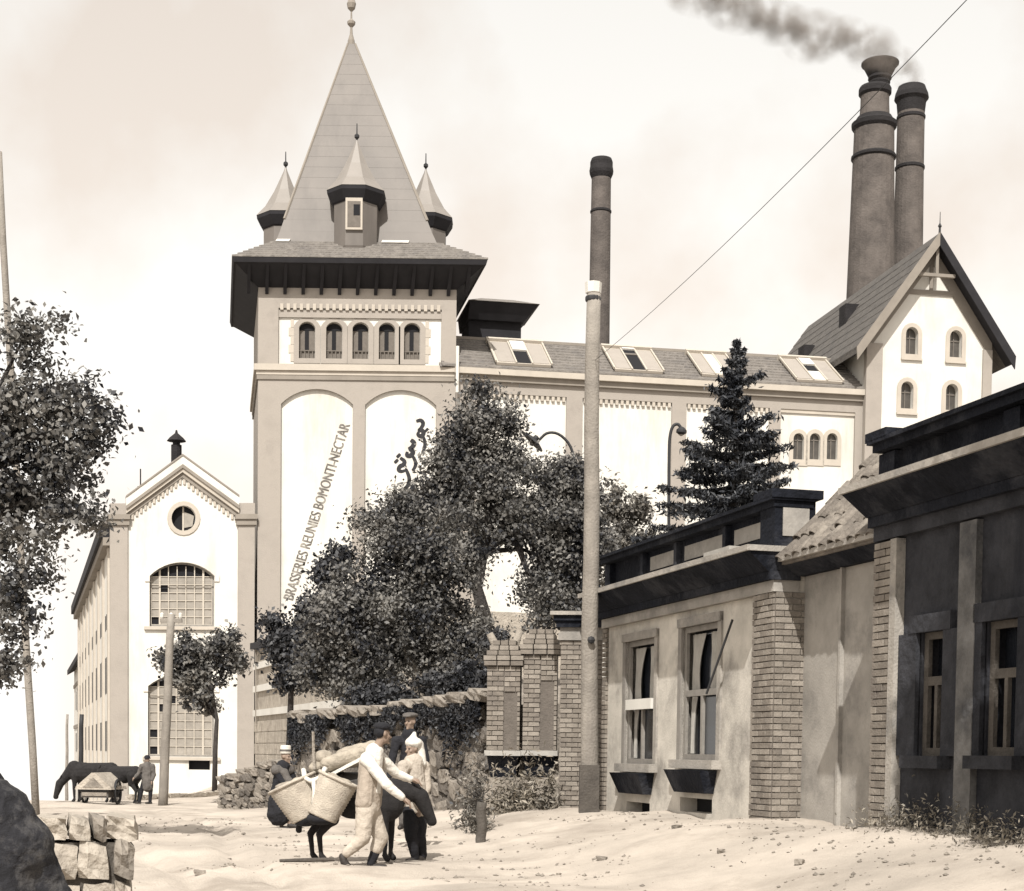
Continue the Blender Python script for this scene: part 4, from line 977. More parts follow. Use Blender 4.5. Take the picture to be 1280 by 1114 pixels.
while z_ < zb-.3:                                            # ashlar blocks below the bands
    u = -random.uniform(0, .8)
    while u < 13:
        l = random.uniform(.8, 1.6); a = max(u, .02); b = u+l; u += l
        if b-a > .3: put('block', BLK, TE, FTe, (a+b)/2, .06+random.uniform(-.015, .015), z_+.3, b-a-.03, .22, .57)
    z_ += .6
# low rubble wall in front
la = P(272, 980, 53); lb = P(372, 980, 49.5)
lu = Vector((lb.x-la.x, lb.y-la.y, 0)); LL = lu.length; lu.normalize()
FL = Frame((la.x, la.y), (lu.x, lu.y), (-lu.y, lu.x))
LW = thing('low_stone_wall', 'low broken rubble wall in front of the banded terrace', 'wall', (*FL(LL/2, 0, 0)[:2], float(gz(la.x, la.y))-.2))
lt = lambda u: zz(272, 975, 53)+(zz(372, 955, 49.5)-zz(272, 975, 53))*min(1, u/LL*1.6)
MB().hexa([FL(0, .1, -1), FL(LL, .1, -1), FL(LL, .6, -1), FL(0, .6, -1)], [FL(0, .1, lt(0)-.1), FL(LL, .1, lt(LL)-.1), FL(LL, .6, lt(LL)-.1), FL(0, .6, lt(0)-.1)]).build('core', 'mortar', LW)
rubble(LW, FL, 0, LL, -.02, -.7, lt, .24, ('stone3', 'stone2', 'stone2'), 120, .4, .3)
u = 0
while u < LL: l = random.uniform(.35, .7); put('coping_stone', random.choice(STN['stone2']), LW, FL, u+l/2, .3, lt(u)+.02, l, .7, .18, random.uniform(-.1, .1)); u += l
# earth bank with kerb in front of the hall
KB = thing('kerb', 'pale stone kerb in front of the gabled hall', 'kerb', (*P(230, 990, 66)[:2], 0))
ka, kb = P(160, 990, 64), P(275, 985, 70)
ku = Vector((kb.x-ka.x, kb.y-ka.y, 0)); KL = ku.length; ku.normalize(); FK = Frame((ka.x, ka.y), (ku.x, ku.y), (-ku.y, ku.x))
u = 0
while u < KL:
    l = random.uniform(.7, 1.1); z0 = float(gz(*FK(u, 0, 0)[:2])); put('kerb_stone', STN['stone'][int(u*7) % 4], KB, FK, u+l/2, 0, z0+.02, l-.02, .35, .4); u += l

# ------------------------------------------------------------------ near stone wall, lower left
YN = 10.0
fa = P(-70, 1060, YN-.3); fb = P(168, 1060, YN)
fu = Vector((fb.x-fa.x, fb.y-fa.y, 0)); FLn = fu.length; fu.normalize()
FN = Frame((fa.x, fa.y), (fu.x, fu.y), az(-15))
NW = thing('parapet_wall', 'rough wall of big pale stones with dark joints, next to the person in dark coat', 'wall', (*FN(FLn/2, .2, 0)[:2], 0))
zt_n = zz(110, 1043, YN)
bx('core', 'mortar', NW, FN, 0, FLn-.05, .045, .5, -.2, zt_n-.05)
def course(z0, z1, cuts, m_, vf=0.0):
    for a, b in zip(cuts, cuts[1:]):
        put('stone', random.choice(STN[m_ if random.random() < .75 else 'stone2']), NW, FN, FLn-(a+b)/2, .26+random.uniform(-.02, .02)+vf, (z0+z1)/2, abs(b-a)-.012, .62, (z1-z0)-.02, random.uniform(-.05, .05), random.uniform(-.05, .05))
course(zt_n-.05, zt_n+.12, [-.03, .17, .27, .41, .60, .9, 1.2], 'stone', .06)
course(zt_n-.29, zt_n-.03, [.0, .14, .34, .62, .9, 1.2], 'stone')
course(zt_n-.50, zt_n-.29, [.0, .12, .31, .52, .80, 1.2], 'stone')
course(zt_n-.80, zt_n-.51, [.02, .25, .50, .8, 1.2], 'stone2')
course(zt_n-1.15, zt_n-.81, [.0, .28, .56, .9, 1.2], 'stone2')

# ------------------------------------------------------------------ poles, lamps, wires
def pole(name, label, pb, Y, ptop, r0, r1, m_='wood', cat='pole', zoff=0.0, Ytop=None):
    a = gnd(pb[0], Y); a.z -= .3; b = P(ptop[0], ptop[1], Ytop or Y)
    T_ = thing(name, label, cat, tuple(a))
    n = 8; pts = [a+(b-a)*(i/n)+Vector((math.sin(i*1.7)*.012, math.cos(i*2.1)*.012, 0)) for i in range(n+1)]
    MB().tube(pts, [r0+(r1-r0)*i/n for i in range(n+1)], 12).build('shaft', m_, T_, smooth=True)
    return T_, a, b
T_, a, b = pole('utility_pole', 'tall pale wooden utility pole with a white cap beside the brick pier', (736, 1022), 28.6, (741.5, 368), .165, .125)
s_ = 1/70
MB().lathe((b.x, b.y), [(.11, b.z-.05), (.11, b.z), (.14, b.z+.02), (.15, b.z+.2), (.03, b.z+.22)], 8).build('cap', 'white', T_)
MB().lathe((b.x, b.y), [(.135, b.z-.12), (.14, b.z-.1), (.14, b.z-.06), (.135, b.z-.04)], 12).build('cap_collar', 'iron', T_)
q = P(739, 800, 28.4); MB().ball(q, .07, 8).build('insulator', 'iron', T_)
bx('foot_sleeve', 'wood_dk', T_, Frame((a.x, a.y), (1, 0), (0, 1)), -.175, .175, -.17, .17, a.z, a.z+1.15)
pole('leaning_pole', 'thin pale pole leaning behind the leafy tree at the street edge', (46, 1010), 36, (-2, 190), .085, .07)
T_, a, b = pole('street_pole', 'short pale wooden pole with small crosspiece in front of the gabled hall', (203, 1008), 56, (214, 768), .17, .13)
MB().box(Frame((b.x, b.y), (1, 0), (0, 1)), -.38, .38, -.06, .06, b.z-.28, b.z-.16).build('crosspiece', 'wood', T_)
for k in (-.32, 0, .32): MB().lathe((b.x+k, b.y), [(.04, b.z-.16), (.07, b.z-.1), (.07, b.z+.02), (.02, b.z+.06)], 8).build('insulator', 'white', T_)
pole('thin_post', 'thin pale post at the street crest beyond the dark animals', (83, 985), 66, (84, 893), .07, .05)
pole('iron_post', 'thin dark iron post at the corner of the hall side wall', (100, 985), 68, (102, 893), .11, .09, 'iron')
T_, a, b = pole('stump_post', 'short round wooden stump post standing alone in the road', (602, 1052), 25.2, (602, 1003), .085, .08, 'wood_dk')
def lamp(name, label, Y, pts, rr, head, tilt):
    p = [P(x, y, Y) for x, y in pts]; base = p[0].copy()
    T_ = thing(name, label, 'street lamp', tuple(base))
    # smooth the arm
    for _ in range(2):
        r = [p[0]]
        for u_, v_ in zip(p, p[1:]): r += [u_*.75+v_*.25, u_*.25+v_*.75]
        p = r+[p[-1]]
    MB().tube(p, rr, 8).build('arm', 'iron', T_, smooth=True)
    h = P(head[0], head[1], Y); R_ = Matrix.Rotation(tilt, 3, 'Y')
    m = MB(); m.lathe((0, 0), [(.02, .16), (.09, .14), (.1, .05), (.42, -.06), (.44, -.1), (.36, -.08), (.1, -.02)] if tilt > .5 else [(.02, .12), (.1, .08), (.17, 0), (.17, -.08), (.08, -.14), (.02, -.15)], 14)
    m.v = [tuple(R_ @ Vector(v)+h) for v in m.v]; m.build('shade', 'iron', T_)
    m = MB(); m.ball((0, 0, -.1), .09, 8); m.v = [tuple(R_ @ Vector(v)+h) for v in m.v]; m.build('bulb', 'glass', T_)
lamp('street_lamp', 'curved-arm street lamp with wide dark shade above the big trees', 52, [(722, 800), (722, 600), (716, 560), (700, 542), (684, 540), (674, 550)], .045, (668, 550), .75)
lamp('street_lamp', 'hooked lamp post with small round lamp beside the dark conifer', 52, [(836, 720), (836, 560), (838, 540), (842, 531), (848, 530), (851, 535)], .05, (852, 538), .1)
def wire(name, label, p0, p1, sag, r):
    pts = [p0.lerp(p1, t)-Vector((0, 0, sag*4*t*(1-t))) for t in np.linspace(0, 1, 20)]
    return tag(MB().tube(pts, r, 5).build(name, 'iron'), label, 'wire')
wire('overhead_wire', 'thin dark wire slanting across the sky past the chimney tops', P(742, 452, 28.6), P(1330, -128, 12.0), .15, .004)

# ------------------------------------------------------------------ trees
def leaf_object(name, C, N, size, m_, parent, asp=.6, up=.35, out=None):
    """C: leaf centres; every leaf a folded two-triangle pair"""
    n = len(C)
    d = RNG.normal(size=(n, 3)); d /= np.linalg.norm(d, axis=1)[:, None]
    nrm = RNG.normal(size=(n, 3))+np.array([0, -.15, up*2])
    if out is not None: nrm = nrm*.55+out*1.25/np.maximum(np.linalg.norm(out, axis=1), 1e-6)[:, None]
    nrm -= d*(nrm*d).sum(1)[:, None]; nrm /= np.linalg.norm(nrm, axis=1)[:, None]
    b = np.cross(nrm, d); s = size*(.6+.8*RNG.random(n))[:, None]
    a0 = C-d*s*.5; a1 = C+d*s*.5; l = C+b*s*asp*.5+nrm*s*.12; r = C-b*s*asp*.5+nrm*s*.12
    V = np.stack([a0, r, a1, l], 1).reshape(-1, 3)
    o = np.array(ORIG[parent]); V = (V-o).astype(np.float32)
    me = bpy.data.meshes.new(name); me.vertices.add(4*n); me.vertices.foreach_set('co', V.reshape(-1))
    me.loops.add(4*n); me.loops.foreach_set('vertex_index', np.arange(4*n, dtype=np.int32))
    me.polygons.add(n); me.polygons.foreach_set('loop_start', np.arange(0, 4*n, 4, dtype=np.int32))
    try: me.polygons.foreach_set('loop_total', np.full(n, 4, np.int32))
    except Exception: pass
    me.update(calc_edges=True); me.validate()
    me.materials.append(M[m_])
    ob = bpy.data.objects.new(name, me); COL.objects.link(ob); ob.parent = parent; ORIG[ob] = ORIG[parent]
    return ob
def tree(name, label, base, trunk_pts, trunk_r, lobes, nclump, per, size, m_, bark, Y, clump_r=.35, limbs=14, depth_k=1.0, group=None, cat='tree', shell=.55):
    """lobes in pixels at depth Y: (px, py, rx, ry)"""
    T_ = thing(name, label, cat, tuple(base), group)
    s = Y/F; cen = []
    ar = np.array([l[2]*l[3] for l in lobes], float); ar /= ar.sum()
    for i in range(nclump):
        l = lobes[RNG.choice(len(lobes), p=ar)]
        d = RNG.normal(size=3); d /= np.linalg.norm(d); rr = shell+(1-shell)*RNG.random() if RNG.random() < .75 else RNG.random()*shell
        c = P(l[0], l[1], Y); k = len(l) > 4 and l[4] or 0
        cen.append((c.x+d[0]*rr*l[2]*s, Y+k+d[1]*rr*.9*depth_k*(l[2]+l[3])/2*s, c.z+d[2]*rr*l[3]*s))
    cen = np.array(cen)
    src = cen[RNG.integers(0, len(cen), nclump*per)]; pts = src; mid_ = cen.mean(0)
    cr = clump_r*(.6+.8*RNG.random((nclump*per, 1)))
    pts = pts+RNG.normal(size=pts.shape)*cr*np.array([1, 1, .75])*.6
    m = MB()
    if trunk_pts:
        tp = [Vector(p) for p in trunk_pts]; n = len(tp)
        m.tube(tp, [trunk_r*(1-.55*i/(n-1)) for i in range(n)], 10)
        top = tp[-1]
        for i in range(limbs):
            e = Vector(cen[RNG.integers(0, len(cen))]); st = tp[int(RNG.integers(max(1, n//2), n))]
            mid = st.lerp(e, .5)+Vector((0, 0, .12*(e-st).length))+Vector(RNG.normal(size=3)*.12)
            r0 = trunk_r*.42
            m.tube([st, st.lerp(mid, .5), mid, mid.lerp(e, .6), e], [r0, r0*.8, r0*.6, r0*.35, r0*.15], 6)
        m.build('trunk', bark, T_, smooth=True, recalc=False)
    leaf_object('crown', pts, None, size, m_, T_, out=(pts-src)+(src-mid_)*.06)
    return T_
# leafy tree at the left edge
Y = 24.0; b0 = gnd(-95, Y)
tree('leafy_tree', 'broad-leaved tree reaching in from the left street edge', b0, [b0-Vector((0, 0, .3)), b0+Vector((.1, 0, 2)), b0+Vector((.25, .1, 4)), b0+Vector((.5, 0, 5.5))], .2,
     [(40, 425, 40, 32), (78, 400, 14, 14), (70, 520, 80, 50), (140, 522, 32, 18), (10, 560, 70, 70), (85, 580, 45, 45), (20, 660, 65, 50), (90, 640, 35, 22), (40, 700, 30, 28), (10, 760, 35, 45), (-60, 560, 90, 150), (5, 835, 26, 22)], 300, 70, .095, 'leaf', 'bark', Y, .24, 18, shell=.7)
# big tree group in the garden
Y = 47.0; b0 = P(527, 872, Y)
tree('spreading_tree', 'spreading dark tree with forked pale trunk behind the garden wall', b0, [b0-Vector((0, 0, 1)), P(522, 845, Y), P(508, 815, Y), P(496, 790, Y), P(500, 745, Y)], .19,
     [(492, 705, 42, 50), (440, 795, 52, 56), (480, 800, 70, 55), (545, 690, 60, 60), (395, 828, 30, 34), (530, 775, 58, 55), (450, 855, 46, 22), (560, 835, 36, 32), (472, 655, 22, 28), (508, 640, 20, 22), (585, 800, 22, 34), (430, 745, 26, 30)], 345, 150, .13, 'leaf', 'bark_lt', Y, .42, 26, shell=.75)
Y = 51.0; b0 = P(612, 800, Y)
tree('tall_tree', 'tallest dark tree with leaning black trunk in front of the tower corner', b0, [b0-Vector((0, 0, 2)), P(606, 770, Y), P(596, 735, Y), P(604, 690, Y), P(612, 640, Y), P(600, 560, Y)], .24,
     [(602, 495, 12, 20), (598, 535, 30, 34), (636, 525, 12, 26), (562, 590, 38, 38), (615, 590, 50, 40), (690, 600, 42, 34), (718, 620, 26, 44), (690, 660, 60, 38), (600, 645, 66, 40), (530, 640, 38, 40), (735, 680, 30, 55), (700, 725, 42, 50), (690, 760, 45, 36)], 375, 150, .13, 'leaf', 'bark', Y, .42, 26, shell=.75)
Y = 54.0; b0 = P(785, 760, Y)
tree('young_tree', 'feathery young tree between the wooden pole and the conifer', b0, [b0-Vector((0, 0, 2)), P(784, 720, Y), P(782, 670, Y)], .1,
     [(770, 640, 20, 42), (798, 635, 14, 30), (785, 690, 40, 34), (825, 690, 28, 26), (760, 700, 24, 40)], 170, 50, .15, 'leaf_lt', 'bark', Y, .26, 10)
Y = 62.0; b0 = P(362, 905, Y)
tree('dark_shrub', 'dense nearly black evergreen shrub beside the banded terrace', b0, [b0-Vector((0, 0, 1)), P(364, 850, Y), P(368, 800, Y)], .14,
     [(348, 800, 12, 28), (372, 820, 22, 42), (338, 775, 4, 10), (388, 770, 12, 22), (408, 722, 10, 20), (424, 700, 10, 18), (356, 850, 12, 12)], 210, 60, .2, 'leaf_dk', 'bark', Y, .36, 8)
Y = 44.0; b0 = P(575, 872, Y)
tree('wall_bush', 'low bushy growth spilling over the garden wall coping', b0, [b0-Vector((0, 0, .8)), P(575, 860, Y), P(578, 848, Y)], .06,
     [(590, 850, 30, 24), (550, 862, 36, 18), (600, 880, 14, 16), (480, 872, 50, 14), (620, 800, 14, 14)], 120, 50, .14, 'leaf_dk', 'bark', Y, .25, 5)
# pruned pale branches behind the first brick pillar
b0 = P(632, 842, 33)
T_ = thing('pruned_stump', 'pair of pale cut branches forming a V above the brick pillar', 'branches', tuple(b0))
for pts in ([(628, 830), (620, 808), (612, 792)], [(636, 830), (643, 808), (650, 788)]):
    MB().tube([P(x, y, 33) for x, y in pts], [.1, .085, .07], 8).build('branch', 'bark_lt', T_, smooth=True)
MB().tube([P(632, 880, 33), P(632, 826, 33)], [.14, .13], 8).build('trunk', 'bark_lt', T_, smooth=True)
# small tree before the hall
Y = 74.0; b0 = gnd(268, Y)
tree('small_tree', 'small thin-trunked street tree in front of the gabled hall windows', b0, [b0-Vector((0, 0, .3)), P(269, 940, Y), P(271, 900, Y), P(266, 870, Y), P(262, 840, Y)], .13,
     [(255, 835, 34, 30), (225, 840, 28, 24), (240, 808, 26, 20), (285, 808, 26, 22), (250, 872, 24, 18), (215, 822, 16, 14), (295, 830, 18, 16)], 150, 45, .22, 'leaf', 'bark', Y, .34, 12)
# conifer behind the low roof
Y = 46.0; b0 = P(915, 760, Y); topp = P(922, 424, Y)
T_ = thing('conifer', 'dark spiky conifer standing behind the plastered house parapet', 'tree', tuple(b0))
axis = lambda t: b0.lerp(topp, t)
m = MB(); m.tube([b0-Vector((0, 0, 2.5)), b0, axis(.5), axis(.85), topp], [.24, .22, .13, .06, .015], 8); Cn = []; Dn = []
Ht = (topp-b0).length
for lv_ in range(25):
    t = .02+.965*(lv_/24)**.92; R_ = (1-t)**1.0*4.1*(.6+.55*RNG.random())+.04
    for k in range(int(6+4*(1-t))):
        a = RNG.random()*6.283; r_ = R_*(.5+.7*RNG.random()); st = axis(t)
        e = st+Vector((math.cos(a)*r_, math.sin(a)*r_, r_*(.10+.25*t)-.18*r_*r_*(1-t)))
        mid = st.lerp(e, .5)-Vector((0, 0, .06*r_))
        m.tube([st, mid, e], [.03, .02, .006], 4, False)
        nn_ = int(30+115*r_)
        for j in range(nn_):
            q_ = RNG.random()**.75; p_ = st.lerp(mid, q_*2) if q_ < .5 else mid.lerp(e, q_*2-1)
            w_ = .19*(1-q_*.6)*min(1, r_)
            Cn.append((p_.x+RNG.normal()*w_, p_.y+RNG.normal()*w_, p_.z-abs(RNG.normal())*.09+.03))
m.build('trunk', 'bark', T_, recalc=False)
leaf_object('crown', np.array(Cn), None, .20, 'needle', T_, asp=.28, up=.2)
# roadside tree just outside the picture that shades the dark house
Y = 12.6; b0 = Vector((5.4, 9.6, float(gz(5.4, 9.6))))
T_ = thing('roadside_tree', 'roadside tree just out of view whose leaves shade the dark house', 'tree', tuple(b0))
cc = []
while len(cc) < 300:
    u_ = RNG.uniform(U2+.95, U3-.3); z_ = RNG.uniform(.2, 6.3); w_ = FHs(u_, -.2, z_)
    if RNG.random() < .75*(1+math.sin(u_*4.6+z_*.9)): continue
    t_ = (w_.y-11.2+RNG.normal()*.6)/sdir.y; c_ = w_-sdir*t_
    if c_.x > .325*c_.y+.25 or c_.z > 2.3+.475*c_.y: cc.append(tuple(c_))
cc = np.array(cc); cen = cc[::30]
pts = cc[RNG.integers(0, len(cc), 11000)]+RNG.normal(size=(11000, 3))*.14
m = MB(); tp = [b0-Vector((0, 0, .3)), b0+Vector((.1, .2, 2.5)), b0+Vector((.15, .6, 4.6)), b0+Vector((.1, 1.1, 7.4))]
m.tube(tp, [.22, .18, .15, .1], 8)
for c in cen: m.tube([tp[2], (tp[2]+Vector(c))/2+Vector((0, 0, .3)), Vector(c)], [.09, .06, .02], 6)
m.build('trunk', 'bark', T_, recalc=False); leaf_object('crown', pts, None, .17, 'leaf_dk', T_)
# dry weeds at the feet of walls and pillars
def weeds(name, label, spots, n, h, m_):
    c = spots[0]; T_ = thing(name, label, 'weeds', (c[0], c[1], float(gz(c[0], c[1]))))
    pts = []
    for (x, y, r_, hh) in spots:
        k = n//len(spots); a = RNG.normal(size=(k, 2))*r_*.6; z = np.abs(RNG.normal(size=k))*hh*.55
        for (dx, dy), dz in zip(a, z): pts.append((x+dx, y+dy, float(gz(x+dx, y+dy))+dz))
    leaf_object('foliage', np.array(pts), None, h, m_, T_, asp=.3, up=.1)
g = lambda px, Y_: tuple(gnd(px, Y_)[:2])
weeds('weed_clump', 'pale straggling weeds at the foot of the brick pillars', [(*g(628, 30.3), .25, .8), (*g(662, 30.0), .25, .9), (*g(684, 29.8), .2, .7), (*g(645, 30.2), .2, .5)], 1500, .12, 'weed')
weeds('weed_clump', 'dark ragged shrub growing behind the stump post', [(*g(598, 27.5), .16, 1.0), (*g(590, 28.5), .25, .9)], 1500, .10, 'leaf_lt')
weeds('weed_clump', 'grey weeds along the foot of the shaded house', [tuple(FHs(U2+.6+k*.8, -.35-.2*(k % 2), 0)[:2])+(.35, .28) for k in range(8)], 3600, .06, 'weed')

# ------------------------------------------------------------------ people and animals
def cap(p0, p1, r0, r1, sc=None):
    """tapered capsule as a list of rings"""
    return ('c', Vector(p0), Vector(p1), r0, r1)
def ell(c, r, rot=None): return ('e', Vector(c), r, rot)
def blob(name, prims, m_, parent, voxel=.016, smooth=4, noise=0.0, nscale=.12):
    mb = MB()
    for p in prims:
        if p[0] == 'c':
            _, a, b, r0, r1 = p
            d = (b-a); L_ = d.length
            if L_ < 1e-5: continue
            d.normalize(); pts = []; rr = []
            for k in (0.02, .3, .6, .85): pts.append(a-d*r0*(math.cos(k*math.pi/2))); rr.append(r0*math.sin(k*math.pi/2))
            for k in (0, .33, .67, 1): pts.append(a+(b-a)*k); rr.append(r0+(r1-r0)*k)
            for k in (.85, .6, .3, .02): pts.append(b+d*r1*(math.cos(k*math.pi/2))); rr.append(r1*math.sin(k*math.pi/2))
            mb.tube(pts, rr, 12)
        else:
            mb.ball(p[1], 1.0, 14, p[2], p[3])
    o = mb.build(name, m_, parent, smooth=True)
    r = o.modifiers.new('remesh', 'REMESH'); r.mode = 'VOXEL'; r.voxel_size = voxel; r.use_smooth_shade = True
    if smooth: s_ = o.modifiers.new('smooth', 'SMOOTH'); s_.iterations = smooth; s_.factor = .5
    if noise:
        tx = bpy.data.textures.new(name, 'CLOUDS'); tx.noise_scale = nscale
        d_ = o.modifiers.new('folds', 'DISPLACE'); d_.texture = tx; d_.strength = noise; d_.mid_level = .5; d_.texture_coords = 'LOCAL'
    return o
class Fig:
    """a standing or walking person built from pixel-plane joints at depth Y"""
    def __init__(s, name, label, Y, foot_px, group=None):
        s.Y = Y; g_ = gnd(foot_px, Y); s.g = g_; s.T = thing(name, label, 'person', tuple(g_), group); s.k = F/Y
    def p(s, px, py, dy=0.0):
        q = P(px, py, s.Y); return Vector((q.x, q.y+dy, q.z))
    def hand(s, wrist, dirv, side=1):
        d = Vector(dirv).normalized(); up = Vector((0, 0, 1)); b = d.cross(up).normalized() if abs(d.z) < .95 else Vector((1, 0, 0)); n = b.cross(d)
        w = Vector(wrist); pr = [cap(w, w+d*.07, .028, .036)]
        for i, (o, l) in enumerate(((-.03, .062), (-.01, .075), (.01, .07), (.03, .055))):
            a = w+d*.085+b*o; m1 = a+d*l*.55-n*.012; pr += [cap(a, m1, .0105, .0095), cap(m1, m1+d*l*.4-n*.03, .0095, .008)]
        t0 = w+d*.03+b*.035*side; t1 = t0+d*.035+b*.03*side-n*.01; pr += [cap(t0, t1, .013, .011), cap(t1, t1+d*.03-n*.012, .011, .009)]
        return pr
    def head(s, c, face, r=.105):
        c = Vector(c); f = Vector(face).normalized(); rt = f.cross(Vector((0, 0, 1))).normalized()
        R_ = Matrix((rt, f, Vector((0, 0, 1)))).transposed()
        pr = [ell(c+Vector((0, 0, .02)), (.078, .098, .105), R_), ell(c+f*.025-Vector((0, 0, .05)), (.058, .068, .075), R_)]
        pr += [cap(c+f*.09+Vector((0, 0, .01)), c+f*.118-Vector((0, 0, .025)), .011, .018), ell(c+f*.088-Vector((0, 0, .068)), (.026, .014, .011), R_), ell(c+f*.086-Vector((0, 0, .105)), (.022, .02, .018), R_)]
        for q in (-1, 1):
            pr += [ell(c+rt*.08*q-Vector((0, 0, .005)), (.012, .024, .034), R_), ell(c+f*.088+rt*.032*q+Vector((0, 0, .03)), (.022, .012, .009), R_), ell(c+f*.07+rt*.042*q-Vector((0, 0, .025)), (.024, .02, .022), R_)]
        return pr
    def eyes(s, body, c, face):
        c = Vector(c); f = Vector(face).normalized(); rt = f.cross(Vector((0, 0, 1))).normalized()
        for q in (-1, 1): MB().ball(c+f*.090+rt*.032*q+Vector((0, 0, .012)), .011, 8).build('eye', 'dark', s.T)
# --- man in waistcoat, striding beside the donkey
f = Fig('person', 'person in white shirt, tan waistcoat and dark cap striding beside the laden donkey', 20.4, 458); p = f.p
face = (.85, .5, -.18); hc = p(478, 917)
sn, sf = p(459, 949, -.15), p(473, 946, .17); nb = p(468, 940)
en, wn_ = p(485, 980, -.26), p(506, 998, -.2); ef, wf = p(494, 968, .3), p(513, 975, .34)
pel = p(459, 1010); hn, hf = p(457, 1014, -.09), p(463, 1014, .09)
kn, an_, tn = p(455, 1047, -.12), p(429, 1070, -.12), p(437, 1086, -.12)
kf, af, tf = p(475, 1047, .1), p(463, 1080, .08), p(480, 1087, .08)
prims = f.head(hc, face)+[cap(hc-Vector((0, 0, .05)), nb, .055, .062), cap(nb, pel, .11, .12), cap(sn, en, .05, .042), cap(en, wn_, .04, .029), cap(sf, ef, .05, .042), cap(ef, wf, .04, .029),
    cap(hn, kn, .075, .055), cap(kn, an_, .052, .036), cap(hf, kf, .075, .055), cap(kf, af, .052, .036)]+f.hand(wn_, wn_-en)+f.hand(wf, wf-ef)
blob('body', prims, 'skin', f.T, .011, 2); f.eyes(None, hc, face)
blob('shirt', [cap(sn, sf, .085, .085), cap(sn+Vector((.02, 0, -.02)), en, .088, .066), cap(en, wn_-(wn_-en)*.12, .068, .05), cap(sf, ef, .085, .064), cap(ef, wf-(wf-ef)*.12, .064, .048), cap(nb, pel.lerp(nb, .3), .12, .15)], 'shirt', f.T, .012, 3, .022, .10)
blob('waistcoat', [cap(p(461, 950, -.09), p(457, 1004, -.09), .10, .125), cap(p(470, 950, .1), p(465, 1004, .09), .10, .12), cap(p(463, 956), p(460, 1008), .15, .155)], 'vest', f.T, .012, 3, .02, .10)
blob('trousers', [cap(p(459, 1008, -.04), p(462, 1014, .05), .15, .14), cap(hn, kn, .125, .098), cap(kn, kn.lerp(an_, .8), .098, .066), cap(hf, kf, .125, .1), cap(kf, kf.lerp(af, .45), .1, .085)], 'trouser', f.T, .012, 3, .022, .10)
blob('gaiter', [cap(kf.lerp(af, .4), af, .07, .055)], 'black', f.T, .012, 2)
blob('shoe', [cap(an_, an_+Vector((.02, 0, -.05)), .045, .05), cap(an_+Vector((.02, 0, -.06)), tn+Vector((0, 0, .03)), .05, .042)], 'leather', f.T, .011, 2)
blob('shoe', [cap(af, af+Vector((0, 0, -.04)), .05, .05), cap(p(462, 1086, .08)+Vector((0, 0, .02)), tf+Vector((0, 0, .02)), .05, .042)], 'leather', f.T, .011, 2)
blob('hair', [ell(hc+Vector((-.03, -.02, .02)), (.082, .09, .085))], 'black', f.T, .012, 2)
blob('cap', [ell(hc+Vector((-.005, 0, .085)), (.115, .115, .062)), ell(hc+Vector(face)*.09+Vector((0, 0, .07)), (.085, .085, .018))], 'black', f.T, .011, 2)
# --- man in white headcloth by the donkey's head
f = Fig('person', 'person in white headcloth, pale jacket and dark trousers at the donkey head', 22.4, 519); p = f.p
face = (-.75, -.65, -.15); hc = p(516, 936)
sn, sf = p(505, 958, -.16), p(529, 958, .16); nb = p(517, 953)
en, wn_ = p(500, 985, -.3), p(488, 978, -.42); ef, wf = p(533, 985, .1), p(526, 1008, -.1)
pel = p(519, 1012); hn, hf = p(514, 1015, -.06), p(524, 1015, .06); kn, an_, tn = p(514, 1043, -.1), p(519, 1072, -.02), p(510, 1078, -.1); kf, af, tf = p(525, 1044, 0), p(528, 1070, .12), p(520, 1076, .02)
prims = f.head(hc, face)+[cap(hc-Vector((0, 0, .05)), nb, .055, .062), cap(nb, pel, .11, .12), cap(sn, en, .05, .042), cap(en, wn_, .04, .029), cap(sf, ef, .05, .042), cap(ef, wf, .04, .029), cap(hn, kn, .075, .055), cap(kn, an_, .052, .036), cap(hf, kf, .075, .055), cap(kf, af, .052, .036)]+f.hand(wn_, wn_-en)+f.hand(wf, wf-ef)
blob('body', prims, 'skin', f.T, .012, 2); f.eyes(None, hc, face)
blob('jacket', [cap(sn, sf, .09, .09), cap(sn, en, .085, .068), cap(en, wn_-(wn_-en)*.15, .066, .05), cap(sf, ef, .085, .068), cap(ef, wf-(wf-ef)*.15, .066, .05), cap(nb, pel, .14, .17)], 'trouser', f.T, .012, 3, .022, .10)
blob('trousers', [cap(pel, pel+Vector((0, 0, -.05)), .15, .15), cap(hn, kn, .12, .09), cap(kn, an_, .09, .06), cap(hf, kf, .12, .09), cap(kf, af, .09, .06)], 'black', f.T, .012, 3, .02, .10)
for a_, t_ in ((an_, tn), (af, tf)): blob('shoe', [cap(a_+Vector((0, 0, -.04)), t_+Vector((0, 0, .02)), .05, .042)], 'leather', f.T, .012, 2)
blob('headcloth', [ell(hc+Vector((.01, .01, .08)), (.125, .13, .085)), cap(hc+Vector((.0, .0, .12)), hc+Vector((.02, .02, .21)), .075, .03), cap(hc+Vector((.085, .05, .06)), hc+Vector((.12, .06, -.2)), .065, .075), cap(hc+Vector((-.02, .09, .05)), hc+Vector((.03, .12, -.2)), .07, .08)], 'shirt', f.T, .012, 3, .02)
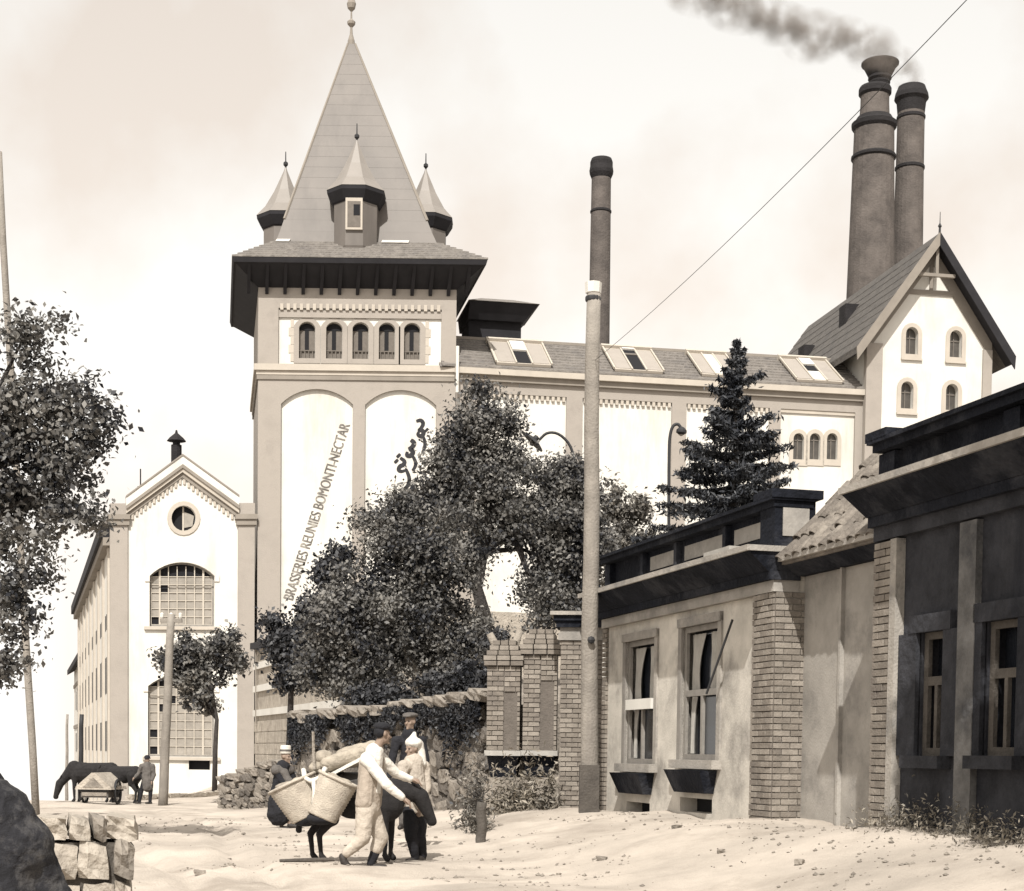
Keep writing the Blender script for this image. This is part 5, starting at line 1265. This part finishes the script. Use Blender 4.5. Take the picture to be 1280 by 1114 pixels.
# --- man in flat cap behind the donkey
f = Fig('person', 'person in flat cap and dark jacket half hidden behind the donkey', 25.0, 508); p = f.p
face = (-.5, -.85, -.1); hc = p(513, 902)
nb = p(512, 920); sn, sf = p(496, 927, -.05), p(527, 927, .05); pel = p(511, 972); en, wn_ = p(490, 950, -.1), p(488, 972, -.22); ef, wf = p(532, 951, 0), p(530, 974, -.12)
hn, hf = p(505, 975), p(517, 975); kn, an_ = p(503, 1002), p(503, 1030); kf, af = p(519, 1002), p(520, 1030)
blob('body', f.head(hc, face)+[cap(hc-Vector((0, 0, .05)), nb, .055, .062), cap(nb, pel, .11, .12), cap(sn, en, .05, .042), cap(en, wn_, .04, .029), cap(sf, ef, .05, .042), cap(ef, wf, .04, .029), cap(hn, kn, .07, .05), cap(kn, an_, .05, .036), cap(hf, kf, .07, .05), cap(kf, af, .05, .036)]+f.hand(wn_, wn_-en)+f.hand(wf, wf-ef), 'skin', f.T, .013, 2); f.eyes(None, hc, face)
blob('jacket', [cap(sn, sf, .085, .085), cap(sn, en, .08, .065), cap(en, wn_, .062, .045), cap(sf, ef, .08, .065), cap(ef, wf, .062, .045), cap(nb, pel, .13, .16)], 'black', f.T, .015, 3, .03)
blob('trousers', [cap(pel, pel+Vector((0, 0, -.06)), .14, .14), cap(hn, kn, .1, .08), cap(kn, an_, .08, .06), cap(hf, kf, .1, .08), cap(kf, af, .08, .06)], 'greycloth', f.T, .015, 3, .03)
for a_ in (an_, af): blob('shoe', [cap(a_+Vector((0, 0, -.03)), a_+Vector((-.03, -.16, -.05)), .05, .04)], 'leather', f.T, .013, 2)
blob('flat_cap', [ell(hc+Vector((0, 0, .1)), (.13, .14, .045)), ell(hc+Vector((-.05, -.1, .075)), (.08, .07, .016))], 'greycloth', f.T, .012, 2)
# --- robed person walking at the left of the donkey
f = Fig('person', 'person in long dark robe and pale brimless hat walking behind the donkey', 30.5, 350); p = f.p
face = (.9, -.35, -.1); hc = p(357, 946)
nb = p(354, 958); sn, sf = p(346, 964, -.1), p(361, 964, .1); pel = p(350, 993); en, wn_ = p(358, 982, -.16), p(371, 984, -.18); ef, wf = p(366, 980, .15), p(376, 978, .15)
hn, hf = p(348, 996), p(353, 996); kn, an_ = p(346, 1014), p(352, 1033); kf, af = p(353, 1014), p(362, 1030)
blob('body', f.head(hc, face)+[cap(hc-Vector((0, 0, .05)), nb, .052, .06), cap(nb, pel, .1, .12), cap(sn, en, .05, .042), cap(en, wn_, .04, .029), cap(sf, ef, .05, .042), cap(ef, wf, .04, .029), cap(hn, kn, .07, .05), cap(kn, an_, .05, .036), cap(hf, kf, .07, .05), cap(kf, af, .05, .036)]+f.hand(wn_, wn_-en)+f.hand(wf, wf-ef), 'skin', f.T, .014, 2); f.eyes(None, hc, face)
blob('robe', [cap(sn, sf, .09, .09), cap(nb, pel, .13, .19), cap(pel, p(349, 1018), .2, .23), cap(sn, en, .085, .07), cap(en, wn_, .07, .06), cap(sf, ef, .085, .07), cap(ef, wf, .07, .06)], 'black', f.T, .016, 3, .05)
blob('shawl', [cap(sn+Vector((0, -.03, .02)), sf+Vector((0, -.02, .02)), .1, .1), cap(p(356, 966, -.1), p(364, 978, -.16), .09, .075)], 'greycloth', f.T, .015, 3, .04)
for a_ in (an_, af): blob('shoe', [cap(a_+Vector((0, 0, -.03)), a_+Vector((.15, -.04, -.05)), .05, .04)], 'leather', f.T, .014, 2)
MB().lathe((hc.x, hc.y), [(.1, hc.z+.06), (.108, hc.z+.09), (.1, hc.z+.2), (.09, hc.z+.215), (.01, hc.z+.22)], 14).build('hat', 'shirt', f.T, smooth=False)
MB().lathe((hc.x, hc.y), [(.111, hc.z+.10), (.113, hc.z+.11), (.111, hc.z+.135), (.105, hc.z+.14)], 14).build('hat_band', 'greycloth', f.T)
# --- distant person by the dark animals
f = Fig('person', 'person in grey coat and dark hat standing by the dark animals', 57.0, 184); p = f.p
z0 = f.g.z; x0_ = f.g.x; q = lambda dx, z, dy=0: Vector((x0_+dx, 57+dy, z0+z))
hc = q(0, 1.55); face = (-.8, .5, 0)
hn, hf, kn, kf, an_, af = q(-.08, .9), q(.08, .9), q(-.2, .5), q(.12, .48), q(-.28, .08), q(.1, .08)
blob('body', f.head(hc, face)+[cap(q(0, 1.45), q(0, 1.4), .055, .06), cap(q(0, 1.4), q(0, .95), .11, .12), cap(q(-.2, 1.36), q(-.3, 1.08), .05, .042), cap(q(-.3, 1.08), q(-.42, .95, -.1), .04, .03), cap(q(.2, 1.36), q(.25, 1.06), .05, .042), cap(q(.25, 1.06), q(.2, .84, -.1), .04, .03), cap(hn, kn, .07, .05), cap(kn, an_, .05, .036), cap(hf, kf, .07, .05), cap(kf, af, .05, .036)]+f.hand(q(-.42, .95, -.1), (-.5, -.3, -.6))+f.hand(q(.2, .84, -.1), (-.2, -.3, -.8)), 'skin', f.T, .016, 2)
blob('coat', [cap(q(-.18, 1.36), q(.18, 1.36), .09, .09), cap(q(0, 1.38), q(0, .95), .15, .2), cap(q(0, .95), q(.02, .62), .2, .2), cap(q(-.2, 1.36), q(-.3, 1.08), .085, .07), cap(q(-.3, 1.08), q(-.41, .96, -.1), .07, .055), cap(q(.2, 1.36), q(.25, 1.06), .085, .07), cap(q(.25, 1.06), q(.2, .86, -.1), .07, .055)], 'greycloth', f.T, .018, 3, .04)
blob('trousers', [cap(hn, kn, .1, .085), cap(kn, an_, .08, .06), cap(hf, kf, .1, .085), cap(kf, af, .08, .06)], 'black', f.T, .018, 3)
for a_ in (an_, af): blob('shoe', [cap(a_+Vector((.03, 0, -.03)), a_+Vector((-.15, .02, -.04)), .05, .04)], 'leather', f.T, .016, 2)
blob('hat', [ell(hc+Vector((0, 0, .12)), (.11, .12, .08)), ell(hc+Vector((0, 0, .08)), (.14, .15, .02))], 'black', f.T, .014, 2)
# --- person in dark coat close to the camera, cut by the left edge
YF = 6.2; gx0 = P(-20, 1000, YF).x; g0_ = float(gz(gx0, YF))
T_ = thing('person', 'person in dark speckled coat seen from behind at the stone parapet', 'person', (gx0, YF, g0_))
q = lambda dx, z, dy=0: Vector((gx0+dx, YF+dy, z))
hc = q(-.10, 1.35, .2); face = (-.3, .85, -.5)
f.T = T_
blob('body', f.head(hc, face)+[cap(hc-Vector((0, 0, .05)), q(-.03, 1.38), .055, .062), cap(q(0, 1.36), q(0, .85), .12, .13), cap(q(.17, 1.28), q(.25, 1.0, .05), .05, .042), cap(q(.25, 1.0, .05), q(.2, .8, .25), .04, .03), cap(q(-.19, 1.28), q(-.27, 1.0, .05), .05, .042), cap(q(-.27, 1.0, .05), q(-.2, .8, .25), .04, .03), cap(q(.09, .85), q(.1, .45, .03), .075, .055), cap(q(.1, .45, .03), q(.1, g0_+.08), .052, .036), cap(q(-.09, .85), q(-.1, .45, .03), .075, .055), cap(q(-.1, .45, .03), q(-.1, g0_+.08), .052, .036)]+f.hand(q(.2, .8, .25), (0, .8, -.4))+f.hand(q(-.2, .8, .25), (0, .8, -.4)), 'skin', T_, .013, 2)
blob('coat', [cap(q(-.1, 1.31), q(.09, 1.30), .12, .12), cap(q(.02, 1.27), q(.12, 1.2), .15, .15), cap(q(0, 1.3), q(.0, .9), .19, .25), cap(q(0, .9), q(0, .6), .25, .27), cap(q(.13, 1.26), q(.24, 1.0, .05), .10, .085), cap(q(.24, 1.0, .05), q(.2, .84, .22), .08, .06), cap(q(-.14, 1.27), q(-.26, 1.0, .05), .10, .085), cap(q(-.26, 1.0, .05), q(-.2, .84, .22), .08, .06), cap(q(-.06, 1.36, .03), q(-.05, 1.42, .05), .1, .09)], 'coat', T_, .012, 3, .03, .08)
blob('trousers', [cap(q(.09, .8), q(.1, .45, .03), .1, .085), cap(q(.1, .45, .03), q(.1, g0_+.1), .08, .065), cap(q(-.09, .8), q(-.1, .45, .03), .1, .085), cap(q(-.1, .45, .03), q(-.1, g0_+.1), .08, .065)], 'black', T_, .014, 3)
for dx in (-.1, .1): blob('shoe', [cap(q(dx, g0_+.05, -.03), q(dx, g0_+.04, .15), .05, .042)], 'leather', T_, .013, 2)
blob('hat', [ell(hc+Vector((0, 0, .1)), (.115, .125, .08)), ell(hc+Vector((.02, -.01, .055)), (.155, .16, .02))], 'black', T_, .012, 2)

def animal(name, label, org, yaw, s, head_down, m_='fur', ear=1.0):
    """four-legged pack animal, local x = forward"""
    T_ = thing(name, label, name, tuple(org))
    R_ = Matrix.Rotation(yaw, 3, 'Z')
    L_ = lambda x, y, z: Vector(org)+R_ @ Vector((x*s, y*s, z*s))
    c_ = lambda a, b, r0, r1: cap(L_(*a), L_(*b), r0*s, r1*s)
    pr = [c_((-.48, 0, .93), (.42, 0, .92), .235, .225), c_((-.1, 0, .84), (.42, 0, .82), .23, .25), c_((-.52, 0, .95), (-.55, 0, .85), .22, .2), c_((.5, 0, .95), (.45, 0, .8), .2, .2), c_((.2, 0, 1.06), (.45, 0, 1.05), .1, .12)]
    n0 = (.52, 0, 1.02)
    n1, hd, mz = {0: ((.86, 0, 1.32), (.92, 0, 1.36), (1.22, 0, 1.08)), 1: ((.84, 0, .98), (.9, 0, .94), (1.08, 0, .58)), 2: ((.85, 0, .62), (.92, 0, .55), (1.05, 0, .16))}[head_down]
    pr += [c_(n0, n1, .19, .12), c_(n1, hd, .125, .12), c_(hd, mz, .125, .068), c_(tuple(np.array(mz)-np.array((.02, 0, .0))), mz, .07, .065)]
    for sy in (-.13, .13):
        o = .06 if sy > 0 else -.05
        pr += [c_((.42+o, sy, .78), (.42+o, sy, .62), .11, .085), c_((.42+o, sy, .62), (.44+o, sy, .40), .075, .05), c_((.44+o, sy, .40), (.43+o, sy, .10), .048, .034), c_((.43+o, sy, .1), (.47+o, sy, .05), .042, .05)]
        o = -o
        pr += [c_((-.5, sy*.9, .85), (-.42+o, sy, .62), .17, .11), c_((-.42+o, sy, .62), (-.60+o, sy, .40), .085, .052), c_((-.60+o, sy, .40), (-.57+o, sy, .10), .046, .034), c_((-.57+o, sy, .1), (-.53+o, sy, .05), .042, .05)]
    pr += [c_((-.72, 0, .98), (-.82, 0, .7), .035, .03), c_((-.82, 0, .7), (-.83, 0, .45), .03, .05)]
    body = blob('body', pr, m_, T_, .02*s, 4)
    v = np.array(mz)-np.array(hd); v = v/np.linalg.norm(v)
    for sy in (-1, 1):
        e0 = np.array(hd)-v*.05+np.array((0, sy*.07, .08)); up = np.array((-v[2]*-.55-.25, sy*.25, .9)); up = up/np.linalg.norm(up)
        if head_down == 2: up = np.array((-.35, sy*.5, .75)); up = up/np.linalg.norm(up)
        blob('ear', [c_(tuple(e0), tuple(e0+up*.13*ear), .03, .04*ear), c_(tuple(e0+up*.13*ear), tuple(e0+up*.27*ear), .04*ear, .008)], m_, T_, .014*s, 2)
    for (x_, sy) in ((.48, -.13), (.53, .13), (-.5, -.13), (-.6, .13)): pass
    return T_, L_, c_
og = gnd(447, 21.7)
D, DL, dc = animal('donkey', 'dark donkey laden with wicker baskets, lowering its head', og, rad(10), .95, 1)
blob('pack_saddle', [dc((-.28, 0, 1.12), (.22, 0, 1.12), .17, .16), dc((-.3, -.2, 1.02), (.2, -.2, 1.0), .09, .09), dc((-.3, .2, 1.02), (.2, .2, 1.0), .09, .09)], 'leather', D, .018, 3, .02)
m = MB()
for k in range(9): m.tube([DL(.52+.036*k, 0, 1.12-.01*k), DL(.50+.036*k, .03*(-1)**k, 1.20-.012*k)], [.03, .012], 5)
m.build('mane', 'fur', D, kind='stuff')
def basket(label, pb, pt_, Yb, rb, rt_):
    b0_, t0_ = P(*pb, Yb), P(*pt_, Yb); T_ = thing('wicker_basket', label, 'basket', tuple(b0_), None)
    ax = t0_-b0_; n = 26; k = 20
    a = ax.normalized(); e1 = Vector((0, 1, 0)); e2 = a.cross(e1).normalized()
    def loft(r_in, name, m__, z0=0, z1=1, rad_off=0):
        m = MB()
        for i in range(n+1):
            t = z0+(z1-z0)*i/n; r_ = (rb+(rt_-rb)*t**.8)+rad_off+(.008 if i % 2 else -.004)
            for j in range(k):
                g_ = 2*math.pi*j/k; w__ = .006*math.sin(j*math.pi+i*math.pi)
                m.v.append(tuple(b0_+ax*t+(e1*.72*math.cos(g_)+e2*math.sin(g_))*(r_+w__)))
        for i in range(n):
            for j in range(k): j2 = (j+1) % k; m.f.append((i*k+j, i*k+j2, (i+1)*k+j2, (i+1)*k+j))
        m.f.append(tuple(range(k))[::-1])
        return m.build(name, m__, T_, smooth=True, recalc=False)
    loft(0, 'side', 'wicker')
    ring_ = [b0_+ax*1.0+(e1*.72*math.cos(g_)+e2*math.sin(g_))*rt_ for g_ in np.linspace(0, 2*math.pi, 25)]
    MB().tube(ring_, .024, 6, False).build('rim', 'wicker', T_, smooth=True)
    blob('base_shade', [ell(b0_-a*.02, (rb*1.0, rb*.75, .085)), ell(b0_+e2*rb*.3-a*.03, (rb*.7, rb*.6, .07))], 'black', T_, .018, 3)  # black cap stands in for the shade under the basket
    blob('contents', [ell(t0_-a*.07, (rt_*.8, rt_*.6, .09)), ell(t0_+e2*.08-a*.03, (.1, .1, .08)), ell(t0_-e2*.1-a*.03, (.11, .1, .07))], 'sack', T_, .016, 2, .02)
basket('pale wicker basket hanging behind the donkey, leaning outward past its tail', (385, 1022), (365, 979), 21.35, .22, .33)
basket('pale wicker basket slung on the donkey flank next to the waistcoated person', (402, 1022), (423, 974), 21.2, .20, .27)
S_ = thing('pack_load', 'bundle of pale sacks and mats piled on the donkey back', 'load', tuple(P(425, 970, 21.6)))
pp = lambda x, y, dy=0: P(x, y, 21.6)+Vector((0, dy, 0))
blob('sack', [cap(pp(395, 960), pp(440, 948), .1, .13), cap(pp(410, 955, -.1), pp(450, 942, -.12), .09, .1)], 'sack', S_, .016, 3, .05)
blob('sack', [cap(pp(428, 944, .1), pp(466, 936, .1), .1, .11), ell(pp(404, 948, .05), (.13, .16, .12))], 'sack', S_, .016, 3, .05)
MB().hexa([pp(408, 974, -.22), pp(455, 950, -.22), pp(455, 950, .1), pp(408, 974, .1)], [pp(408, 970, -.22), pp(455, 945, -.22), pp(455, 945, .1), pp(408, 970, .1)]).build('board', 'shirt', S_)
MB().tube([pp(392, 915, -.05), pp(393, 940, -.1), pp(395, 962, -.16)], [.02, .022, .02], 6).build('stake', 'bark_lt', S_)
MB().tube([pp(383, 962, -.3), pp(386, 972, -.42), pp(394, 976, -.46), pp(404, 972, -.42), pp(410, 960, -.3)], .035, 8).build('rope_loop', 'shirt', S_, smooth=True)
MB().tube([pp(397, 975, -.46), pp(398, 990, -.47), pp(396, 1004, -.47)], [.03, .022, .026], 8).build('rope_end', 'shirt', S_, smooth=True)
# stick added for a dark streak on the road
a, b = gnd(350, 20.3), gnd(418, 20.6); tag(MB().tube([a+Vector((0, 0, .03)), (a+b)/2+Vector((0, 0, .035)), b+Vector((0, 0, .04))], [.02, .028, .026], 7).build('road_streak', 'wood_dk'), 'dark stick set down for a dark streak behind the striding person', 'rod')
# dark animals and gabled stone block on the crest
og = gnd(116, 59.5); animal('horse', 'dark grazing horse behind the covered cart', og, rad(184), 1.3, 2, ear=.6)
og = gnd(153, 58.5); animal('horse', 'dark horse standing between the covered cart and the person in grey coat', og, rad(152), 1.18, 1, ear=.6)
og = gnd(118, 56.0); FB = Frame((og.x, og.y), (1, -.12), (.12, 1))
K = thing('covered_cart', 'small covered cart with pale gabled top standing on the street crest', 'cart', tuple(og))
hw_ = .50; z0 = og.z+.22; z1 = zz(118, 987, 56); z2 = zz(118, 966, 56)
bx('body', 'greycloth', K, FB, -hw_, hw_, 0, 1.3, z0, z1, bevel=.02)
bx('tail_panel', 'stone2', K, FB, -hw_+.05, hw_-.05, -.03, .0, z0+.06, z1-.1)
MB().prism(FB, [(-hw_-.16, z1), (hw_+.16, z1), (hw_+.12, z1+.1), (0.06, z2), (-.06, z2), (-hw_-.12, z1+.1)], -.12, 1.4).build('gabled_top', 'stone', K)
MB().prism(FB, [(-hw_*.75, z1+.07), (hw_*.75, z1+.07), (0, z2-.16)], -.135, -.11).build('gable_panel', 'stone2', K)
bx('eave_board', 'iron', K, FB, -hw_-.05, hw_+.05, -.04, 1.34, z1-.07, z1-.003)
for s_ in (-1, 1):
    c = FB(s_*(hw_+.1), .65, og.z+.42); X_ = FB.U.normalized()
    ring_ = [c+Vector((0, 1, 0))*.42*math.cos(g_)+Vector((0, 0, 1))*.42*math.sin(g_) for g_ in np.linspace(0, 2*math.pi, 21)]
    wh = MB().tube(ring_, .045, 6, False).build('wheel', 'iron', K)
    m = MB()
    for k in range(8):
        g_ = k*math.pi/4; m.tube([c, c+(Vector((0, 1, 0))*math.cos(g_)+Vector((0, 0, 1))*math.sin(g_))*.42], .02, 5)
    m.ball(c, .08, 8); m.build('spokes', 'iron', wh)
bx('axle', 'iron', K, FB, -hw_-.1, hw_+.1, .61, .69, og.z+.38, og.z+.46)
# ivy put in to darken the shaded upper garden wall
T_ = thing('added_ivy', 'dark ivy put in to darken the shaded upper garden wall', 'added_ivy', tuple(FGd(GL/2, -.1, 0)))
n = 9000; uu = RNG.uniform(.0, GL, n); hang = (.35+.35*np.sin(uu*1.1+.4)+.25*np.sin(uu*2.7))*.9+.35; dz = np.abs(RNG.normal(size=n))*.5*hang
pts = np.array([tuple(FGd(float(u_), -.10-.06*float(RNG.random()), RWt(float(u_))-.02-float(d_))) for u_, d_ in zip(uu, dz)])
leaf_object('foliage', pts, None, .11, 'leaf_dk', T_)
# fine gravel strewn over the road
n = 5200; Yg = RNG.uniform(13.5, 36, n)**1.0; Xg = RNG.uniform(-.34, .36, n)*Yg
dd = (Xg-HA.x)*HV.x+(Yg-HA.y)*HV.y; keep = (dd < -.15) & ((np.abs(vnoise(Xg, Yg, .6)) > .28) | (dd > -1.6)); Xg, Yg = Xg[keep], Yg[keep]; n = len(Xg)
sz = .010+.028*RNG.random(n)**3; Zg = gz(Xg, Yg); base = np.stack([Xg, Yg, Zg], 1)
oct_ = np.array([(1, 0, .2), (0, 1, .1), (-1, 0, .25), (0, -1, .15), (.1, .1, .9), (0, 0, -.6)])
V = (base[:, None, :]+oct_[None]*sz[:, None, None]*(.7+.6*RNG.random((n, 6, 3)))).reshape(-1, 3)
fo = np.array([(0, 1, 4), (1, 2, 4), (2, 3, 4), (3, 0, 4), (1, 0, 5), (2, 1, 5), (3, 2, 5), (0, 3, 5)]); Fg = (fo[None]+(np.arange(n)*6)[:, None, None]).reshape(-1, 3)
me = bpy.data.meshes.new('gravel'); me.from_pydata(V.tolist(), [], Fg.tolist()); me.materials.append(M['stone2'])
gv = bpy.data.objects.new('gravel', me); COL.objects.link(gv); gv['kind'] = 'stuff'; tag(gv, 'fine grey gravel strewn over the dirt road', 'gravel')
# loose stones on the road
for i in range(26):
    Y_ = random.uniform(14.5, 34); x_ = random.uniform(-.22, .34)*Y_
    dd = (x_-HA.x)*HV.x+(Y_-HA.y)*HV.y
    if dd > -.5 or (x_ < -2.5 and Y_ < 16): continue
    sz = random.choice((.04, .05, .06, .09)); o = bpy.data.objects.new('road_stone', random.choice(STN['stone2'])); COL.objects.link(o); o.parent = go
    o.matrix_local = Matrix.Translation((x_, Y_, float(gz(x_, Y_))+sz*.2)) @ Matrix.Rotation(random.random()*6, 4, 'Z') @ Matrix.Diagonal((sz*1.4, sz, sz*.7, 1))

# ------------------------------------------------------------------ smoke drifting from the chimney
sm_m = bpy.data.materials.new('smoke'); sm_m.use_nodes = True; t = sm_m.node_tree; t.nodes.remove(t.nodes['Principled BSDF'])
pv = nn(t, 'ShaderNodeVolumePrincipled'); pv.inputs['Color'].default_value = (.36, .31, .27, 1)
tcn = nn(t, 'ShaderNodeTexCoord'); gr = nn(t, 'ShaderNodeTexGradient', gradient_type='SPHERICAL'); ge_ = nn(t, 'ShaderNodeNewGeometry')
nz = nn(t, 'ShaderNodeTexNoise'); nz.inputs['Scale'].default_value = .75; nz.inputs['Detail'].default_value = 5
rp = nn(t, 'ShaderNodeMapRange'); rp.inputs[1].default_value = .38; rp.inputs[2].default_value = .62
m1 = nn(t, 'ShaderNodeMath', operation='MULTIPLY'); m2 = nn(t, 'ShaderNodeMath', operation='MULTIPLY'); m2.inputs[1].default_value = 1.15
t.links.new(tcn.outputs['Object'], gr.inputs[0]); t.links.new(ge_.outputs['Position'], nz.inputs['Vector']); t.links.new(nz.outputs['Fac'], rp.inputs[0])
t.links.new(gr.outputs['Fac'], m1.inputs[0]); t.links.new(rp.outputs[0], m1.inputs[1]); t.links.new(m1.outputs[0], m2.inputs[0]); t.links.new(m2.outputs[0], pv.inputs['Density'])
t.links.new(pv.outputs[0], t.nodes['Material Output'].inputs['Volume'])
import bmesh
pm = bpy.data.meshes.new('puff'); bm = bmesh.new(); bmesh.ops.create_icosphere(bm, subdivisions=2, radius=1.0); bm.to_mesh(pm); bm.free(); pm.materials.append(sm_m)
sp0 = P(1139, 108, 124); SMK = bpy.data.objects.new('smoke', None); COL.objects.link(SMK); SMK.location = sp0; SMK['kind'] = 'stuff'
for px, py, rx, rz_ in ((1140, 106, 20, 14), (1135, 94, 22, 22), (1118, 78, 30, 22), (1088, 60, 40, 30), (1055, 46, 36, 26), (1018, 46, 46, 34), (975, 30, 46, 26), (930, 12, 54, 28), (880, -6, 54, 24)):
    o = bpy.data.objects.new('puff', pm); COL.objects.link(o); o.parent = SMK; o['kind'] = 'stuff'
    o.location = P(px, py, 124)-sp0; k_ = 124/F; o.scale = (rx*k_, rx*k_*.8, rz_*k_)
